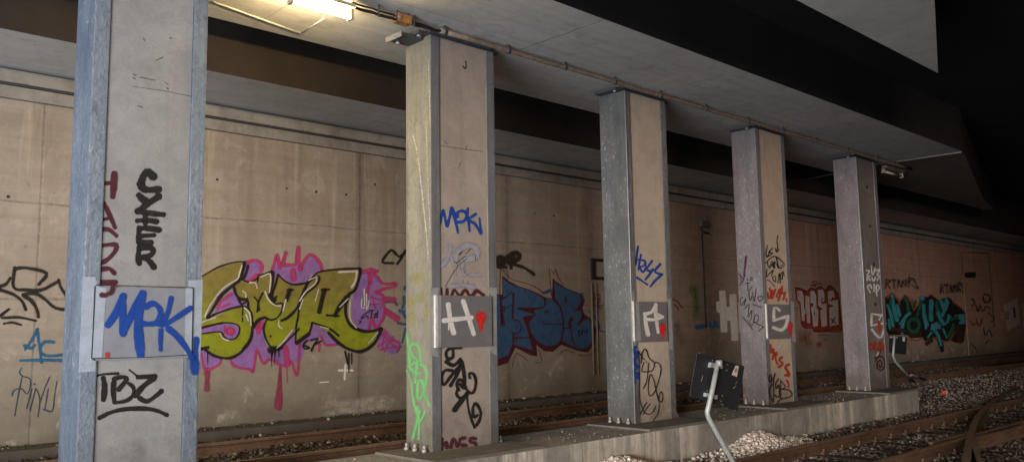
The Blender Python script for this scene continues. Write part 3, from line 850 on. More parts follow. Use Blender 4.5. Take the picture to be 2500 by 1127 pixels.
for q in ([(835, 930), (1020, 1110)], [(800, 1070), (900, 1000), (1030, 1020)], [(880, 890), (860, 1000), (850, 1100)], [(820, 1100), (1010, 1060)], [(960, 960), (900, 1050), (870, 1120)], [(830, 950), (880, 900), (900, 960), (1030, 1030), (1010, 1110)], [(720, 640), (820, 630)], [(730, 560), (830, 590)], [(740, 540), (780, 680)]):
    P.stroke(13, q, 'A2', sm=0)
P.stroke(26, [(362, 470), (385, 515), (450, 550), (560, 568), (598, 592), (618, 480), (640, 365), (690, 485), (722, 500), (760, 465), (830, 480), (880, 518), (960, 530), (1003, 485), (1030, 560), (1052, 620), (1072, 590), (1090, 300)], 'A3')
P.stroke(22, [(218, 955), (240, 1000), (265, 1045), (330, 1052), (410, 1040)], 'A2')
P.stroke(24, [(210, 1040), (205, 1110)], 'A2')
P.stroke(24, [(50, 405), (82, 560), (130, 570), (240, 512), (262, 455)], 'A3')
P.stroke(48, [(940, 330), (955, 420), (958, 520)], 'A3'); P.stroke(12, [(955, 540), (960, 705)], 'A3')
P.stroke(34, [(250, 690), (330, 650)], 'A1'); P.stroke(30, [(250, 650), (320, 580), (390, 540)], 'A1'); P.stroke(40, [(640, 920), (690, 850), (650, 960)], 'A1')
P.blob(370, 940, 52, 46, 'A1')
P.build('magenta_cloud_edge', PM['magenta_spray'], mural)
P = Paint('Y', YW, 'A3', 1)
P.stroke(58, [(113, 575), (112, 690), (110, 780)])
P.fill([(872, 540), (898, 540), (905, 750), (912, 930), (890, 1000), (840, 990), (820, 930), (850, 750)])
P.build('paint_drip', PM['faded_magenta_spray'], mural)
P = Paint('Y', YW, 'A1', 3)
P.fill([(60, 360), (150, 305), (250, 258), (380, 220), (490, 212), (470, 300), (440, 372), (330, 440), (220, 540), (150, 660), (95, 800), (50, 850)], sm=2)
P.fill(V('A1', [(50, 850), (190, 800), (330, 725), (480, 688), (550, 705), (590, 790), (592, 940), (560, 1060), (480, 1127)]) + V('A3', [(440, 415), (370, 440), (290, 448), (180, 420), (90, 360), (42, 345)]), raw=True, sm=2)
P.fill([(395, 480), (440, 410), (540, 425), (640, 385), (672, 348), (790, 300), (800, 340), (780, 540), (830, 620), (910, 650), (895, 745), (845, 808), (780, 825), (710, 795), (640, 838), (590, 885), (580, 760), (540, 700), (530, 595), (470, 600), (420, 560)], sm=2)
P.fill([(800, 590), (830, 480), (870, 355), (930, 412), (1020, 455), (1127, 440), (1140, 470), (1000, 620), (900, 650), (830, 640)], sm=0)
P.fill([(380, 240), (420, 250), (480, 268), (560, 248), (592, 225), (585, 265), (522, 320), (497, 385), (488, 440), (470, 495), (430, 535), (398, 578), (360, 573), (335, 530), (322, 470), (330, 430), (385, 425), (405, 390), (400, 350), (360, 350)], 'Q', sm=1)
P.fill([(555, 245), (590, 205), (690, 190), (785, 188), (795, 205), (770, 290), (735, 320), (725, 400), (748, 462), (800, 488), (850, 490), (895, 478), (860, 550), (800, 590), (740, 580), (690, 550), (640, 500), (560, 450), (545, 500), (482, 552), (480, 540), (497, 385), (522, 320), (588, 265)], 'Q', sm=1)
P.build('letter_fill', PM['olive_fill'], mural)
P = Paint('Y', YW, 'A1', 5)
P.fill([(175, 772), (250, 620), (380, 505), (425, 575), (455, 640), (520, 640), (532, 668), (400, 690), (300, 725)], sm=1)
P.fill([(55, 915), (150, 885), (260, 858), (400, 865), (455, 910), (430, 1000), (370, 1032), (300, 1010), (262, 955), (190, 952), (60, 972)], sm=1)
P.build('letter_hole', PM['violet_fill'], mural)
P = Paint('Y', YW, 'A1', 6)
P.stroke(26, [(225, 700), (270, 620), (375, 550)]); P.blob(360, 945, 55, 50); P.stroke(20, [(260, 690), (350, 655)]); P.stroke(26, [(300, 890), (305, 960)])
P.build('hole_highlight', PM['magenta_spray'], mural)
P = Paint('Y', YW, 'A1', 7)
for w_, q in ((16, [(60, 362), (150, 308), (250, 258), (400, 215), (520, 210)]), (44, [(505, 235), (480, 320), (460, 390)]), (24, [(545, 250), (520, 340), (490, 400)]), (34, [(450, 410), (370, 470), (260, 565), (180, 690), (115, 800)]), (26, [(180, 770), (130, 800)]), (20, [(175, 772), (330, 715), (460, 682), (540, 690)]),
              (22, [(540, 690), (580, 760), (592, 860), (572, 1020), (490, 1127)]), (30, [(395, 480), (420, 560), (470, 603), (535, 605)]), (24, [(440, 600), (480, 660), (540, 620), (545, 690)]), (14, [(490, 695), (485, 775)]), (12, [(485, 800), (484, 840)]),
              (16, [(480, 400), (560, 425), (640, 388), (660, 350), (720, 340), (795, 305)]), (14, [(650, 390), (645, 420)]), (40, [(805, 325), (800, 440), (785, 560), (825, 620)]), (22, [(862, 345), (830, 470), (800, 560)]), (18, [(760, 560), (800, 620), (840, 655), (912, 652), (895, 742), (845, 806), (780, 824), (715, 797), (640, 838), (590, 885)]),
              (34, [(600, 900), (650, 830), (720, 800)]), (18, [(862, 345), (930, 412), (1020, 450), (1127, 440)]), (20, [(612, 585), (650, 640), (642, 738)]), (20, [(700, 540), (655, 640), (665, 722)]), (18, [(845, 575), (815, 620)]),
              (15, [(55, 915), (150, 885), (260, 856), (400, 863), (455, 910), (430, 1000), (370, 1032), (300, 1012), (262, 955), (190, 952), (60, 972)]), (24, [(60, 905), (160, 880), (270, 858)])):
    P.stroke(w_, q)
P.stroke(28, [(590, 110), (570, 250), (480, 375), (380, 438), (290, 448), (180, 420), (90, 360), (45, 350)], 'A3')
P.stroke(30, [(40, 350), (125, 335)], 'A3')
for w_, q in ((9, [(480, 268), (540, 255), (592, 225), (585, 265), (522, 320), (500, 370), (490, 440)]), (9, [(340, 436), (325, 480), (338, 535), (368, 576), (400, 576), (450, 528), (498, 480)]), (18, [(452, 292), (436, 342)]), (9, [(440, 292), (470, 292)]), (13, [(412, 440), (440, 428), (478, 392), (500, 355)]),
              (9, [(488, 440), (482, 480), (480, 548)]), (9, [(552, 248), (590, 207), (690, 192), (790, 188)]), (14, [(790, 188), (793, 215), (770, 290), (735, 320), (722, 400), (745, 462), (800, 490), (850, 492), (895, 478)]), (15, [(897, 480), (862, 550), (800, 590), (740, 580), (690, 550), (640, 500)]), (9, [(690, 515), (640, 478), (560, 450)]),
              (9, [(560, 450), (545, 500), (484, 552)]), (16, [(545, 505), (484, 550)]), (20, [(620, 292), (594, 400)]), (9, [(605, 292), (645, 290)]), (22, [(727, 330), (690, 380), (672, 415)]), (10, [(630, 415), (690, 418)]), (14, [(540, 255), (500, 340)])):
    P.stroke(w_, q, 'Q')
for w_, q in ((24, [(800, 370), (795, 430)]), (10, [(792, 400), (790, 540)]), (22, [(832, 370), (826, 420)]), (9, [(828, 400), (822, 512)]), (20, [(870, 350), (868, 425)]), (12, [(115, 380), (116, 515)]), (70, [(780, 360), (880, 345)])):
    P.stroke(w_, q, 'A3', taper=0.5)
for w_, q in ((9, [(720, 590), (732, 650)]), (8, [(738, 600), (738, 690)]), (7, [(752, 600), (752, 650)])):
    P.stroke(w_, q, 'Q', taper=0.4)
for q in ([(88, 1000), (45, 1040), (55, 1085), (105, 1080), (60, 1055)], [(120, 1000), (190, 985), (150, 1050), (125, 1110)], [(150, 1050), (230, 1005)]):
    P.stroke(18, q, 'A2')
for q in ([(722, 705), (655, 745), (635, 785), (690, 750), (705, 785)], [(715, 695), (765, 695)], [(742, 695), (732, 775)], [(760, 740), (790, 725), (765, 770), (795, 765)], [(800, 700), (795, 770)], [(605, 800), (630, 810), (610, 830)]):
    P.stroke(9, q, 'A2')
P.build('letter_outline', PM['ink_outline'], mural)
P = Paint('Y', YW, 'A1', 11)
for w_, q in ((15, [(88, 790), (140, 675), (250, 525), (330, 455), (430, 395), (455, 330), (478, 250)]), (13, [(52, 850), (200, 800)]), (17, [(505, 697), (560, 755), (575, 880)]), (14, [(525, 770), (545, 830)]), (13, [(245, 965), (280, 1020), (345, 1045)]), (14, [(490, 520), (520, 550), (520, 585)]), (16, [(560, 432), (620, 432), (640, 490)]),
              (16, [(680, 372), (780, 345), (770, 530)]), (16, [(725, 525), (760, 610), (830, 670), (890, 675)]), (14, [(945, 610), (915, 730)]), (14, [(870, 830), (870, 890), (905, 915)]), (14, [(850, 1120), (930, 1040), (1015, 930)]), (14, [(1127, 610), (1090, 710)])):
    P.stroke(w_, q)
for w_, q in ((9, [(690, 206), (778, 202)]), (11, [(778, 202), (770, 250), (752, 280)]), (6, [(735, 335), (695, 375)]), (7, [(745, 350), (745, 430), (775, 475)]), (6, [(878, 500), (835, 550)]), (6, [(592, 290), (576, 345)]), (7, [(582, 235), (575, 262), (530, 300), (500, 345)]), (6, [(545, 245), (585, 228)]), (5, [(600, 470), (640, 480)])):
    P.stroke(w_, q, 'Q')
for q in ([(640, 580), (640, 665), (690, 668)], [(665, 480), (668, 650)], [(688, 530), (690, 690)], [(715, 600), (700, 680)]):
    P.stroke(14, q, 'A2')
P.build('letter_highlight', PM['white_spray'], mural)
# blue strokes behind the second column
P = Paint('Y', YW, 'A2', 0)
for w_, q in ((22, [(885, 612), (960, 600), (1000, 645)]), (30, [(1080, 460), (1075, 480)]), (30, [(1070, 560), (1072, 620), (1055, 670)]), (36, [(1025, 700), (1065, 710)]), (26, [(1060, 720), (1085, 770)]), (24, [(1005, 825), (1080, 840)]), (16, [(1085, 880), (1050, 1030)]), (16, [(1040, 1060), (1000, 1120)])):
    P.stroke(w_, q)
P.build('graffiti_tag', PM['teal_blue_spray'], wall, 'broken blue strokes beside the mural, partly behind the second column')
P = Paint('Y', YW, 'A2', 0)
P.stroke(26, [(985, 125), (940, 85), (870, 160), (855, 210), (960, 215)])
P.stroke(24, [(985, 110), (1020, 150), (1080, 110)]); P.stroke(24, [(1085, 85), (1040, 170), (1000, 225)])
P.build('graffiti_tag', PM['black_spray'], wall, 'small black CY tag left of the second column')
P = Paint('Y', YW, 'Q', 0)
P.stroke(12, [(690, 682), (755, 682)]); P.stroke(12, [(722, 655), (718, 725)]); P.stroke(6, [(598, 740), (640, 738)])
P.build('graffiti_tag', PM['faded_white_paint'], wall, 'small white cross under the mural')
P = Paint('Y', YW, 'H1', 0)
for x_, y_, rx_, ry_ in ((1650, 230, 130, 40), (1800, 215, 140, 45), (1950, 190, 150, 50), (2090, 190, 120, 60), (1680, 290, 160, 45), (1880, 260, 150, 60), (2050, 255, 120, 50), (1560, 325, 110, 25), (1760, 300, 160, 30)):
    P.blob(x_, y_, rx_, ry_, cov=1.0)
P.build('lime_crust', PM['lime_crust'], wall, 'whitish lime crust at the foot of the wall')

# mural with dark blue letters
P = Paint('Y', YW, 'B1', 0)
P.fill([(20, 440), (100, 445), (98, 270), (160, 322), (250, 368), (340, 396), (440, 440), (490, 468), (552, 480), (562, 300), (600, 330), (690, 388), (820, 438), (858, 500), (835, 565), (845, 620), (905, 660), (962, 760), (950, 900), (880, 975), (790, 962), (640, 905), (560, 970), (480, 962), (412, 905), (420, 1010), (360, 1002), (220, 932), (150, 1070), (60, 1100), (20, 1100)], sm=1)
m2 = P.build('graffiti_mural', PM['dark_red_outline'], wall, 'graffiti piece with dark blue letters edged in dark red')
P = Paint('Y', YW, 'B1', 1)
P.fill([(20, 452), (75, 458), (88, 720), (125, 718), (92, 490), (190, 428), (195, 660), (240, 680), (278, 740), (240, 805), (192, 800), (190, 900), (150, 1000), (60, 1036), (20, 1036)], sm=1)
P.fill([(106, 300), (160, 345), (250, 378), (340, 408), (430, 448), (486, 500), (476, 552), (390, 575), (255, 578), (375, 610), (400, 626), (283, 650), (320, 740), (350, 850), (376, 955), (205, 902), (206, 802), (244, 806), (284, 740), (244, 678), (202, 660), (212, 432), (106, 470)], sm=0)
P.fill([(350, 690), (400, 628), (390, 590), (480, 558), (502, 478), (560, 490), (620, 560), (652, 680), (645, 820), (615, 890), (540, 915), (450, 892), (380, 822), (352, 750)], sm=2)
P.fill([(572, 325), (640, 372), (740, 416), (812, 446), (826, 500), (790, 560), (750, 600), (828, 592), (832, 640), (800, 715), (880, 660), (926, 720), (930, 860), (880, 928), (800, 942), (640, 868), (668, 690), (640, 560), (585, 480)], sm=1)
P.build('letter_fill', PM['navy_fill'], m2)
P = Paint('Y', YW, 'B1', 3)
for w_, q in ((11, [(85, 470), (92, 725), (122, 716)]), (11, [(205, 430), (190, 665), (240, 680), (278, 740), (240, 805), (192, 790)]), (9, [(95, 488), (192, 425)]), (12, [(240, 570), (380, 572), (470, 560), (495, 520), (482, 470)]), (16, [(250, 575), (380, 612), (400, 625)]), (10, [(476, 685), (482, 714), (662, 714)]), (12, [(488, 606), (522, 602)]),
              (10, [(680, 458), (680, 512)]), (24, [(740, 665), (715, 700), (722, 740)]), (9, [(722, 740), (740, 830), (762, 912)]), (11, [(568, 490), (630, 560), (662, 690), (650, 830), (625, 890)]), (8, [(100, 590), (185, 540)]), (9, [(205, 838), (342, 842)]), (8, [(662, 755), (722, 750)]), (18, [(800, 720), (838, 640), (830, 600)]), (10, [(105, 560), (120, 560), (115, 600)]),
              (8, [(205, 850), (232, 850), (230, 875), (205, 872)]), (10, [(565, 300), (570, 480)])):
    P.stroke(w_, q, sm=2)
P.build('letter_outline', PM['dark_red_outline'], m2)
P = Paint('Y', YW, 'B1', 0)
for q in ([(75, 440), (82, 230), (100, 210), (115, 240)], [(125, 250), (200, 312), (330, 345), (440, 398), (472, 440)], [(552, 460), (540, 330), (530, 200), (572, 260), (585, 205), (612, 290), (660, 355)], [(190, 1110), (230, 980), (330, 1050)], [(432, 950), (465, 1065), (405, 1062)], [(625, 985), (680, 950), (760, 980)], [(800, 1000), (900, 1000), (970, 940)]):
    P.stroke(8, q, sm=2)
P.build('outer_line', PM['thin_red_line'], m2)
P = Paint('Y', YW, 'B1', 5)
for q in ([(790, 790), (810, 770), (795, 820), (815, 810)], [(830, 770), (825, 815), (840, 780)], [(850, 790), (885, 770), (870, 810)]):
    P.stroke(7, q)
P.build('date_mark', PM['ink_outline'], m2)
P = Paint('Y', YW, 'B1', 0)
P.stroke(26, [(478, 430), (540, 408)]); P.stroke(12, [(890, 590), (940, 640), (975, 700), (980, 770)]); P.stroke(12, [(980, 700), (995, 740), (985, 770), (1050, 790)]); P.stroke(14, [(830, 430), (850, 500)])
P.build('graffiti_tag', PM['teal_blue_spray'], wall, 'pale blue strokes behind the dark blue letters')
P = Paint('Y', YW, 'B1', 2)
for w_, q in ((44, [(40, 110), (90, 105), (125, 140), (80, 185), (40, 160)]), (46, [(130, 135), (165, 85), (215, 65), (258, 85), (235, 125), (160, 150)]), (40, [(60, 140), (120, 150), (200, 100)]), (30, [(175, 155), (180, 205)]), (30, [(190, 165), (290, 195), (350, 230), (390, 262)]), (30, [(60, 190), (130, 195)])):
    P.stroke(w_, q, feather=0.5)
P.build('graffiti_tag', PM['faded_black_spray'], wall, 'dark brown spray knot above the dark blue letters')
P = Paint('Y', YW, 'M1', 0)
for q in ([(88, 300), (110, 330), (92, 350)], [(100, 310), (130, 320), (115, 360), (140, 370)], [(95, 360), (140, 385)], [(90, 330), (130, 340), (105, 375)]):
    P.stroke(5, q)
P.build('graffiti_tag', PM['thin_red_line'], wall, 'small thin red scribble on the box left of the middle column')

# between third and fourth column
P = Paint('Y', YW, 'U1', 0)
P.fill([(436, 672), (486, 672), (496, 800), (520, 800), (518, 700), (572, 700), (588, 1066), (534, 1066), (524, 910), (500, 905), (502, 1000), (450, 1000), (442, 850), (416, 835), (414, 760), (440, 755)], sm=0)
P.fill([(586, 770), (600, 760), (640, 770), (640, 1000), (592, 1000)], sm=0)
P.build('graffiti_letter', PM['faded_white_paint'], wall, 'big whitish block letter H on the wall left of the fourth column')
P = Paint('Y', YW, 'U1', 0); P.blob(240, 670, 45, 55, cov=1); P.blob(255, 790, 30, 110, cov=1)
P.build('spray_mist', PM['dull_green_mist'], wall, 'green spray mist on the wall right of the middle column')
P = Paint('Y', YW, 'U1', 0); P.stroke(10, [(60, 735), (110, 760), (150, 810)]); P.stroke(9, [(60, 765), (95, 790), (120, 825)])
P.build('graffiti_tag', PM['rust_red_outline'], wall, 'two small red arcs right of the middle column')
P = Paint('Y', YW, 'U1', 0); P.blob(110, 960, 40, 60, cov=0.6); P.blob(140, 1050, 50, 60, cov=0.5)
P.build('spray_mist', PM['purple_mist'], wall, 'dull purple spray mist low on the wall right of the middle column')
P = Paint('Y', YW, 'U1', 0); P.stroke(30, [(260, 960), (330, 950)]); P.stroke(16, [(370, 960), (360, 920), (400, 970), (400, 910), (430, 960)])
P.build('graffiti_tag', PM['teal_blue_spray'], wall, 'faint blue scribble left of the whitish letter H')

# silver letters with red surround, right of the fourth column
P = Paint('Y', YW, 'G1', 0)
P.fill([(60, 190), (130, 195), (230, 240), (290, 190), (350, 215), (420, 175), (500, 215), (550, 165), (620, 190), (690, 260), (715, 370), (740, 800), (560, 815), (440, 825), (340, 815), (300, 770), (200, 760), (150, 690), (130, 420), (80, 370)], sm=1)
m3 = P.build('graffiti_mural', PM['rust_red_outline'], wall, 'graffiti piece with four bulky silver letters edged in rusty red')
P = Paint('Y', YW, 'G1', 1)
P.fill([(95, 230), (160, 235), (190, 300), (195, 480), (215, 480), (215, 300), (275, 320), (285, 700), (240, 700), (232, 560), (205, 560), (205, 670), (165, 660), (145, 400), (100, 360)], sm=1)
P.fill([(285, 240), (340, 235), (370, 300), (380, 480), (405, 520), (395, 740), (330, 755), (310, 560), (290, 480), (330, 450), (330, 410), (290, 410)], sm=1)
P.fill([(395, 220), (470, 215), (492, 290), (490, 385), (450, 400), (455, 430), (520, 410), (528, 740), (450, 755), (430, 520), (470, 490), (400, 450), (400, 320)], sm=1)
P.fill([(540, 240), (620, 230), (640, 330), (600, 340), (590, 380), (690, 360), (695, 720), (570, 745), (560, 480), (640, 450), (545, 420)], sm=1)
P.build('letter_fill', PM['dusty_silver_fill'], m3)
P = Paint('Y', YW, 'G1', 3)
for w_, q in ((16, [(60, 190), (130, 195), (230, 240)]), (16, [(255, 225), (300, 190), (350, 215), (420, 172), (500, 215)]), (18, [(525, 240), (550, 165), (620, 190), (690, 290)]), (14, [(700, 380), (720, 560), (740, 800), (560, 820), (430, 825), (330, 815)]), (20, [(590, 640), (650, 700)]), (20, [(640, 620), (600, 700)]), (10, [(120, 260), (110, 320)]), (12, [(150, 690), (200, 765), (300, 775)]), (9, [(205, 480), (232, 560)]), (14, [(345, 540), (350, 580)]), (14, [(610, 330), (580, 380)]), (14, [(460, 340), (450, 400)])):
    P.stroke(w_, q)
P.build('letter_outline', PM['faded_black_spray'], m3)
P = Paint('Y', YW, 'G1', 0)
for q in ([(320, 108), (375, 90)], [(290, 158), (330, 150), (400, 125), (440, 130)], [(360, 160), (340, 180)]):
    P.stroke(22, q)
P.stroke(12, [(410, 890), (440, 870), (570, 880)]); P.stroke(12, [(480, 945), (530, 930)])
P.build('accent_mark', PM['rust_red_outline'], m3)
P = Paint('Y', YW, 'G1', 0); P.blob(410, 1010, 50, 50, cov=1); P.blob(230, 930, 110, 130, cov=0.9); P.build('spray_mist', PM['orange_mist'], m3)

# turquoise mural at the right
P = Paint('Y', YW, 'F1', 0)
P.fill([(265, 400), (330, 350), (400, 420), (450, 370), (500, 440), (540, 500), (600, 390), (650, 390), (690, 370), (750, 420), (850, 390), (890, 430), (960, 490), (1005, 540), (1010, 640), (990, 800), (920, 810), (860, 790), (800, 800), (810, 890), (780, 900), (740, 790), (700, 760), (640, 820), (610, 760), (500, 770), (470, 740), (300, 740), (280, 700)], sm=1)
m4 = P.build('graffiti_mural', PM['ink_outline'], wall, 'graffiti piece with wild turquoise and green letters edged in orange')
P = Paint('Y', YW, 'F1', 1)
for w_, q in ((40, [(330, 385), (345, 480), (375, 600)]), (26, [(290, 470), (320, 560), (340, 660)]), (30, [(380, 470), (400, 560)]), (36, [(620, 470), (625, 560), (650, 650)]), (40, [(690, 430), (685, 520), (690, 600)]), (34, [(740, 470), (760, 560), (800, 640)]), (36, [(830, 420), (815, 500), (790, 560)]), (30, [(770, 420), (800, 500)]), (30, [(420, 690), (440, 600), (490, 540)]), (24, [(830, 760), (800, 690)]), (30, [(720, 700), (750, 740), (780, 830)]), (24, [(300, 600), (310, 680)]), (24, [(850, 560), (840, 620)]), (22, [(660, 760), (690, 720)])):
    P.stroke(w_, q)
P.build('turquoise_fill', PM['turquoise_fill'], m4)
P = Paint('Y', YW, 'F1', 2)
P.blob(606, 405, 30, 26); P.fill([(900, 560), (995, 545), (1000, 640), (940, 640), (960, 600), (905, 590)], sm=0); P.fill([(690, 640), (740, 620), (778, 650), (775, 680), (720, 690), (680, 700)], sm=1)
for w_, q in ((16, [(300, 490), (330, 570)]), (16, [(400, 640), (460, 560), (500, 545)]), (12, [(705, 440), (700, 520)]), (14, [(790, 430), (810, 480)]), (20, [(640, 600), (640, 680)]), (14, [(850, 440), (830, 500)]), (14, [(820, 640), (870, 570)]), (18, [(740, 720), (770, 800)]), (20, [(420, 725), (430, 740)])):
    P.stroke(w_, q)
P.build('sky_blue_fill', PM['sky_blue_fill'], m4)
P = Paint('Y', YW, 'F1', 2)
for w_, q in ((34, [(445, 400), (470, 440), (480, 520)]), (36, [(850, 750), (880, 690), (890, 650)]), (34, [(480, 640), (500, 600), (560, 600), (580, 660), (540, 710), (490, 690), (480, 650)]), (22, [(545, 430), (530, 490)]), (24, [(600, 440), (580, 500), (560, 560)]), (24, [(740, 440), (745, 520)]), (26, [(870, 600), (930, 580)]), (20, [(320, 400), (315, 470)])):
    P.stroke(w_, q)
P.build('green_fill', PM['sea_green_fill'], m4)
P = Paint('Y', YW, 'F1', 2)
for w_, q in ((14, [(290, 400), (330, 355), (400, 425), (450, 372), (505, 440), (530, 510), (580, 440)]), (12, [(510, 400), (530, 490)]), (10, [(385, 400), (400, 460)]), (12, [(640, 800), (720, 765), (790, 790), (850, 795), (900, 720)]), (10, [(660, 390), (690, 372), (750, 415)]), (12, [(470, 775), (560, 790), (610, 770)]), (10, [(1010, 520), (1005, 640)]), (16, [(890, 440), (960, 490)])):
    P.stroke(w_, q, feather=0.5)
P.build('orange_edge', PM['orange_edge'], m4)
P = Paint('Y', YW, 'F1', 2)
for w_, q in ((50, [(560, 700), (590, 740), (500, 730)]), (60, [(930, 680), (960, 740), (950, 790)]), (40, [(340, 690), (440, 700)]), (36, [(900, 740), (930, 690)]), (40, [(650, 820), (690, 790)])):
    P.stroke(w_, q, feather=0.5)
P.build('brown_shadow', PM['brown_shadow'], m4)
for dx, dy, lab, sc_ in ((0, 0, 'blurred black lettering above the turquoise mural, left', 1.0), (505, 45, 'blurred black lettering above the turquoise mural, right', 0.75)):
    P = Paint('Y', YW, 'F1', 0)
    for q in ([(270, 310), (275, 235), (310, 250), (280, 275), (310, 310)], [(325, 235), (365, 235)], [(345, 240), (350, 310)], [(380, 300), (390, 235), (410, 300)], [(425, 300), (430, 240), (450, 300), (455, 235)], [(480, 300), (485, 215), (515, 230), (485, 260), (520, 290)], [(540, 300), (570, 310), (530, 230)]):
        P.stroke(20, [(270+(a-270)*sc_+dx, b*1.0+dy) for a, b in q], feather=0.7)
    P.build('graffiti_tag', PM['blurred_black'], wall, lab)
# right end of the wall
P = Paint('Y', YW, 'R1', 0)
P.fill([(210, 280), (300, 275), (315, 300), (300, 328), (215, 328), (204, 305)], sm=1)
P.build('graffiti_tag', PM['black_spray'], wall, 'black oval patch high on the wall right of the turquoise mural')
P = Paint('Y', YW, 'R1', 0)
for w_, q in ((16, [(385, 480), (430, 490), (438, 540), (390, 550), (375, 500)]), (14, [(275, 520), (300, 560), (270, 590)]), (12, [(310, 580), (330, 640), (350, 580), (375, 640), (400, 590), (440, 610)]), (12, [(380, 790), (400, 860), (430, 800), (460, 870)]), (10, [(400, 930), (430, 900)]), (10, [(420, 650), (480, 700), (450, 730)]), (9, [(265, 930), (300, 970)])):
    P.stroke(w_, q, feather=0.6)
P.build('graffiti_tag', PM['faded_black_spray'], wall, 'faded dark scribbles near the right end of the wall')
P = Paint('Y', YW, 'R1', 0)
for q in ([(250, 720), (290, 760)], [(310, 700), (340, 770), (370, 700)], [(300, 960), (330, 1020)], [(270, 760), (320, 740)]):
    P.stroke(12, q, feather=0.6)
P.build('graffiti_tag', PM['rust_red_outline'], wall, 'faint red scribble near the right end of the wall')
P = Paint('Y', YW, 'R1', 0)
P.fill([(560, 580), (690, 515), (715, 750), (600, 815), (585, 720), (615, 705), (610, 630), (575, 640)], sm=0)
P.fill([(735, 560), (760, 550), (800, 800), (745, 790)], sm=0)
P.fill([(648, 600), (664, 595), (674, 690), (660, 695)], sm=0) if False else None
for q in ([(540, 650), (575, 720)], [(575, 640), (545, 710)], [(535, 690), (585, 685)]):
    P.stroke(10, q)
P.build('graffiti_letter', PM['dusty_silver_fill'], wall, 'big whitish letter D at the right end of the wall')
P = Paint('Y', YW, 'R1', 3); P.stroke(16, [(660, 605), (668, 690)]); P.build('graffiti_tag', PM['ink_outline'], wall, 'dark slot inside the whitish letter D')

# ---- first column
def face(i): return YN + 0.014
def flange_y(i): return YN
c1, c2, c3, c4, c5 = columns
def panel(c, px, mat, label, t=0.028, name='panel'):
    a, b = onY(px[0], px[1], YN-t), onY(px[2], px[3], YN-t)
    mb = MB(); mb.box(min(a.x, b.x), max(a.x, b.x), YN-t, YN+0.02, min(a.z, b.z), max(a.z, b.z), 0.004)
    o = mb.build(name, mat, c, world=True)
    return tag(o, label)
def boxpx(c, name, px, mat, y0, y1, parent_world=True, bevel=0.003):
    a, b = onY(px[0], px[1], y0), onY(px[2], px[3], y0)
    mb = MB(); mb.box(min(a.x, b.x), max(a.x, b.x), y0, y1, min(a.z, b.z), max(a.z, b.z), bevel)
    return mb.build(name, mat, c, world=True)
P = Paint('Y', YN, 'T2', 0)
P.fill([(38, -15), (132, -15), (150, 45), (140, 600), (135, 705), (4, 715), (25, 300)], sm=0)
P.fill([(845, 12), (955, 8), (940, 520), (930, 640), (835, 590)], sm=0)
P.build('paint_patch', PM['pale_blue_paint'], c1, 'pale blue repaint around the panel')
pnl = panel(c1, (231, 700, 467, 872), M['door_blue'], 'blue grey panel with a blue tag', 0.006)
P = Paint('Y', YN-0.006, 'T2', 0)
P.fill([(140, 52), (218, 70), (185, 600), (106, 604), (128, 300)], sm=0); P.fill([(825, 70), (880, 75), (868, 560), (815, 580)], sm=0)
P.build('paint_patch', PM['pale_blue_paint'], pnl)
P = Paint('Y', YN-0.006, 'T2', 2)
P.stroke(7, [(130, 620), (105, 605), (115, 420), (130, 60), (145, 46), (500, 58), (880, 68)], sm=0); P.stroke(6, [(882, 68), (876, 560)], sm=0); P.stroke(5, [(105, 608), (500, 600), (830, 582)], sm=0)
P.build('panel_edge', PM['ink_outline'], pnl)
P = Paint('Y', YN-0.006, 'T2', 3)
for w_, q in ((52, [(228, 352), (290, 260), (348, 130)]), (52, [(345, 140), (342, 250), (345, 420)]), (50, [(350, 400), (420, 250), (492, 110)]), (62, [(495, 115), (465, 260), (462, 400)]), (68, [(462, 400), (470, 500), (478, 570)]),
              (44, [(520, 215), (570, 188), (620, 220), (632, 280), (600, 335), (540, 345), (490, 340)]), (44, [(712, 150), (685, 260), (640, 350)]), (44, [(860, 225), (760, 290), (670, 345), (620, 345)]), (46, [(690, 380), (760, 440), (830, 530), (870, 600)]), (34, [(635, 390), (630, 470), (632, 540)])):
    P.stroke(w_, q, feather=0.2)
P.build('graffiti_tag', PM['blue_spray'], pnl, 'large bright blue MOK tag')
P = Paint('Y', YN, 'T2', 2)
P.stroke(66, [(870, 590), (895, 650), (895, 705)]); P.stroke(44, [(908, 460), (900, 560), (900, 650)])
P.build('graffiti_tag', PM['blue_spray'], c1, 'blue tail of the large MOK tag on the right flange')
P = Paint('Y', YN-0.006, 'T2', 3); P.fill([(207, 562), (242, 560), (242, 600), (210, 602)], sm=0); P.build('sticker', PM['orange_red_spray'], pnl)
P = Paint('Y', face(0), 'T1', 0)
for w_, q in ((60, [(500, 135), (440, 95), (400, 180), (400, 200)]), (56, [(400, 210), (440, 235), (540, 232)]), (54, [(385, 280), (420, 315), (470, 330), (540, 285)]), (52, [(470, 330), (420, 370), (372, 405)]), (44, [(372, 405), (470, 420), (575, 430)]), (42, [(372, 478), (450, 475), (525, 485)]), (40, [(432, 440), (432, 500)]),
              (44, [(385, 535), (470, 540), (545, 550)]), (44, [(385, 550), (380, 600), (385, 650)]), (40, [(390, 598), (500, 592)]), (44, [(385, 650), (480, 650)]), (46, [(385, 690), (378, 760), (386, 812)]), (44, [(385, 690), (470, 690), (498, 720), (470, 750), (420, 765)]), (46, [(420, 765), (470, 800), (502, 845)])):
    P.stroke(w_, q, feather=0.25)
P.build('graffiti_tag', PM['black_spray'], c1, 'thick black lettering SZIER written downwards')
P = Paint('Y', face(0), 'T1', 0)
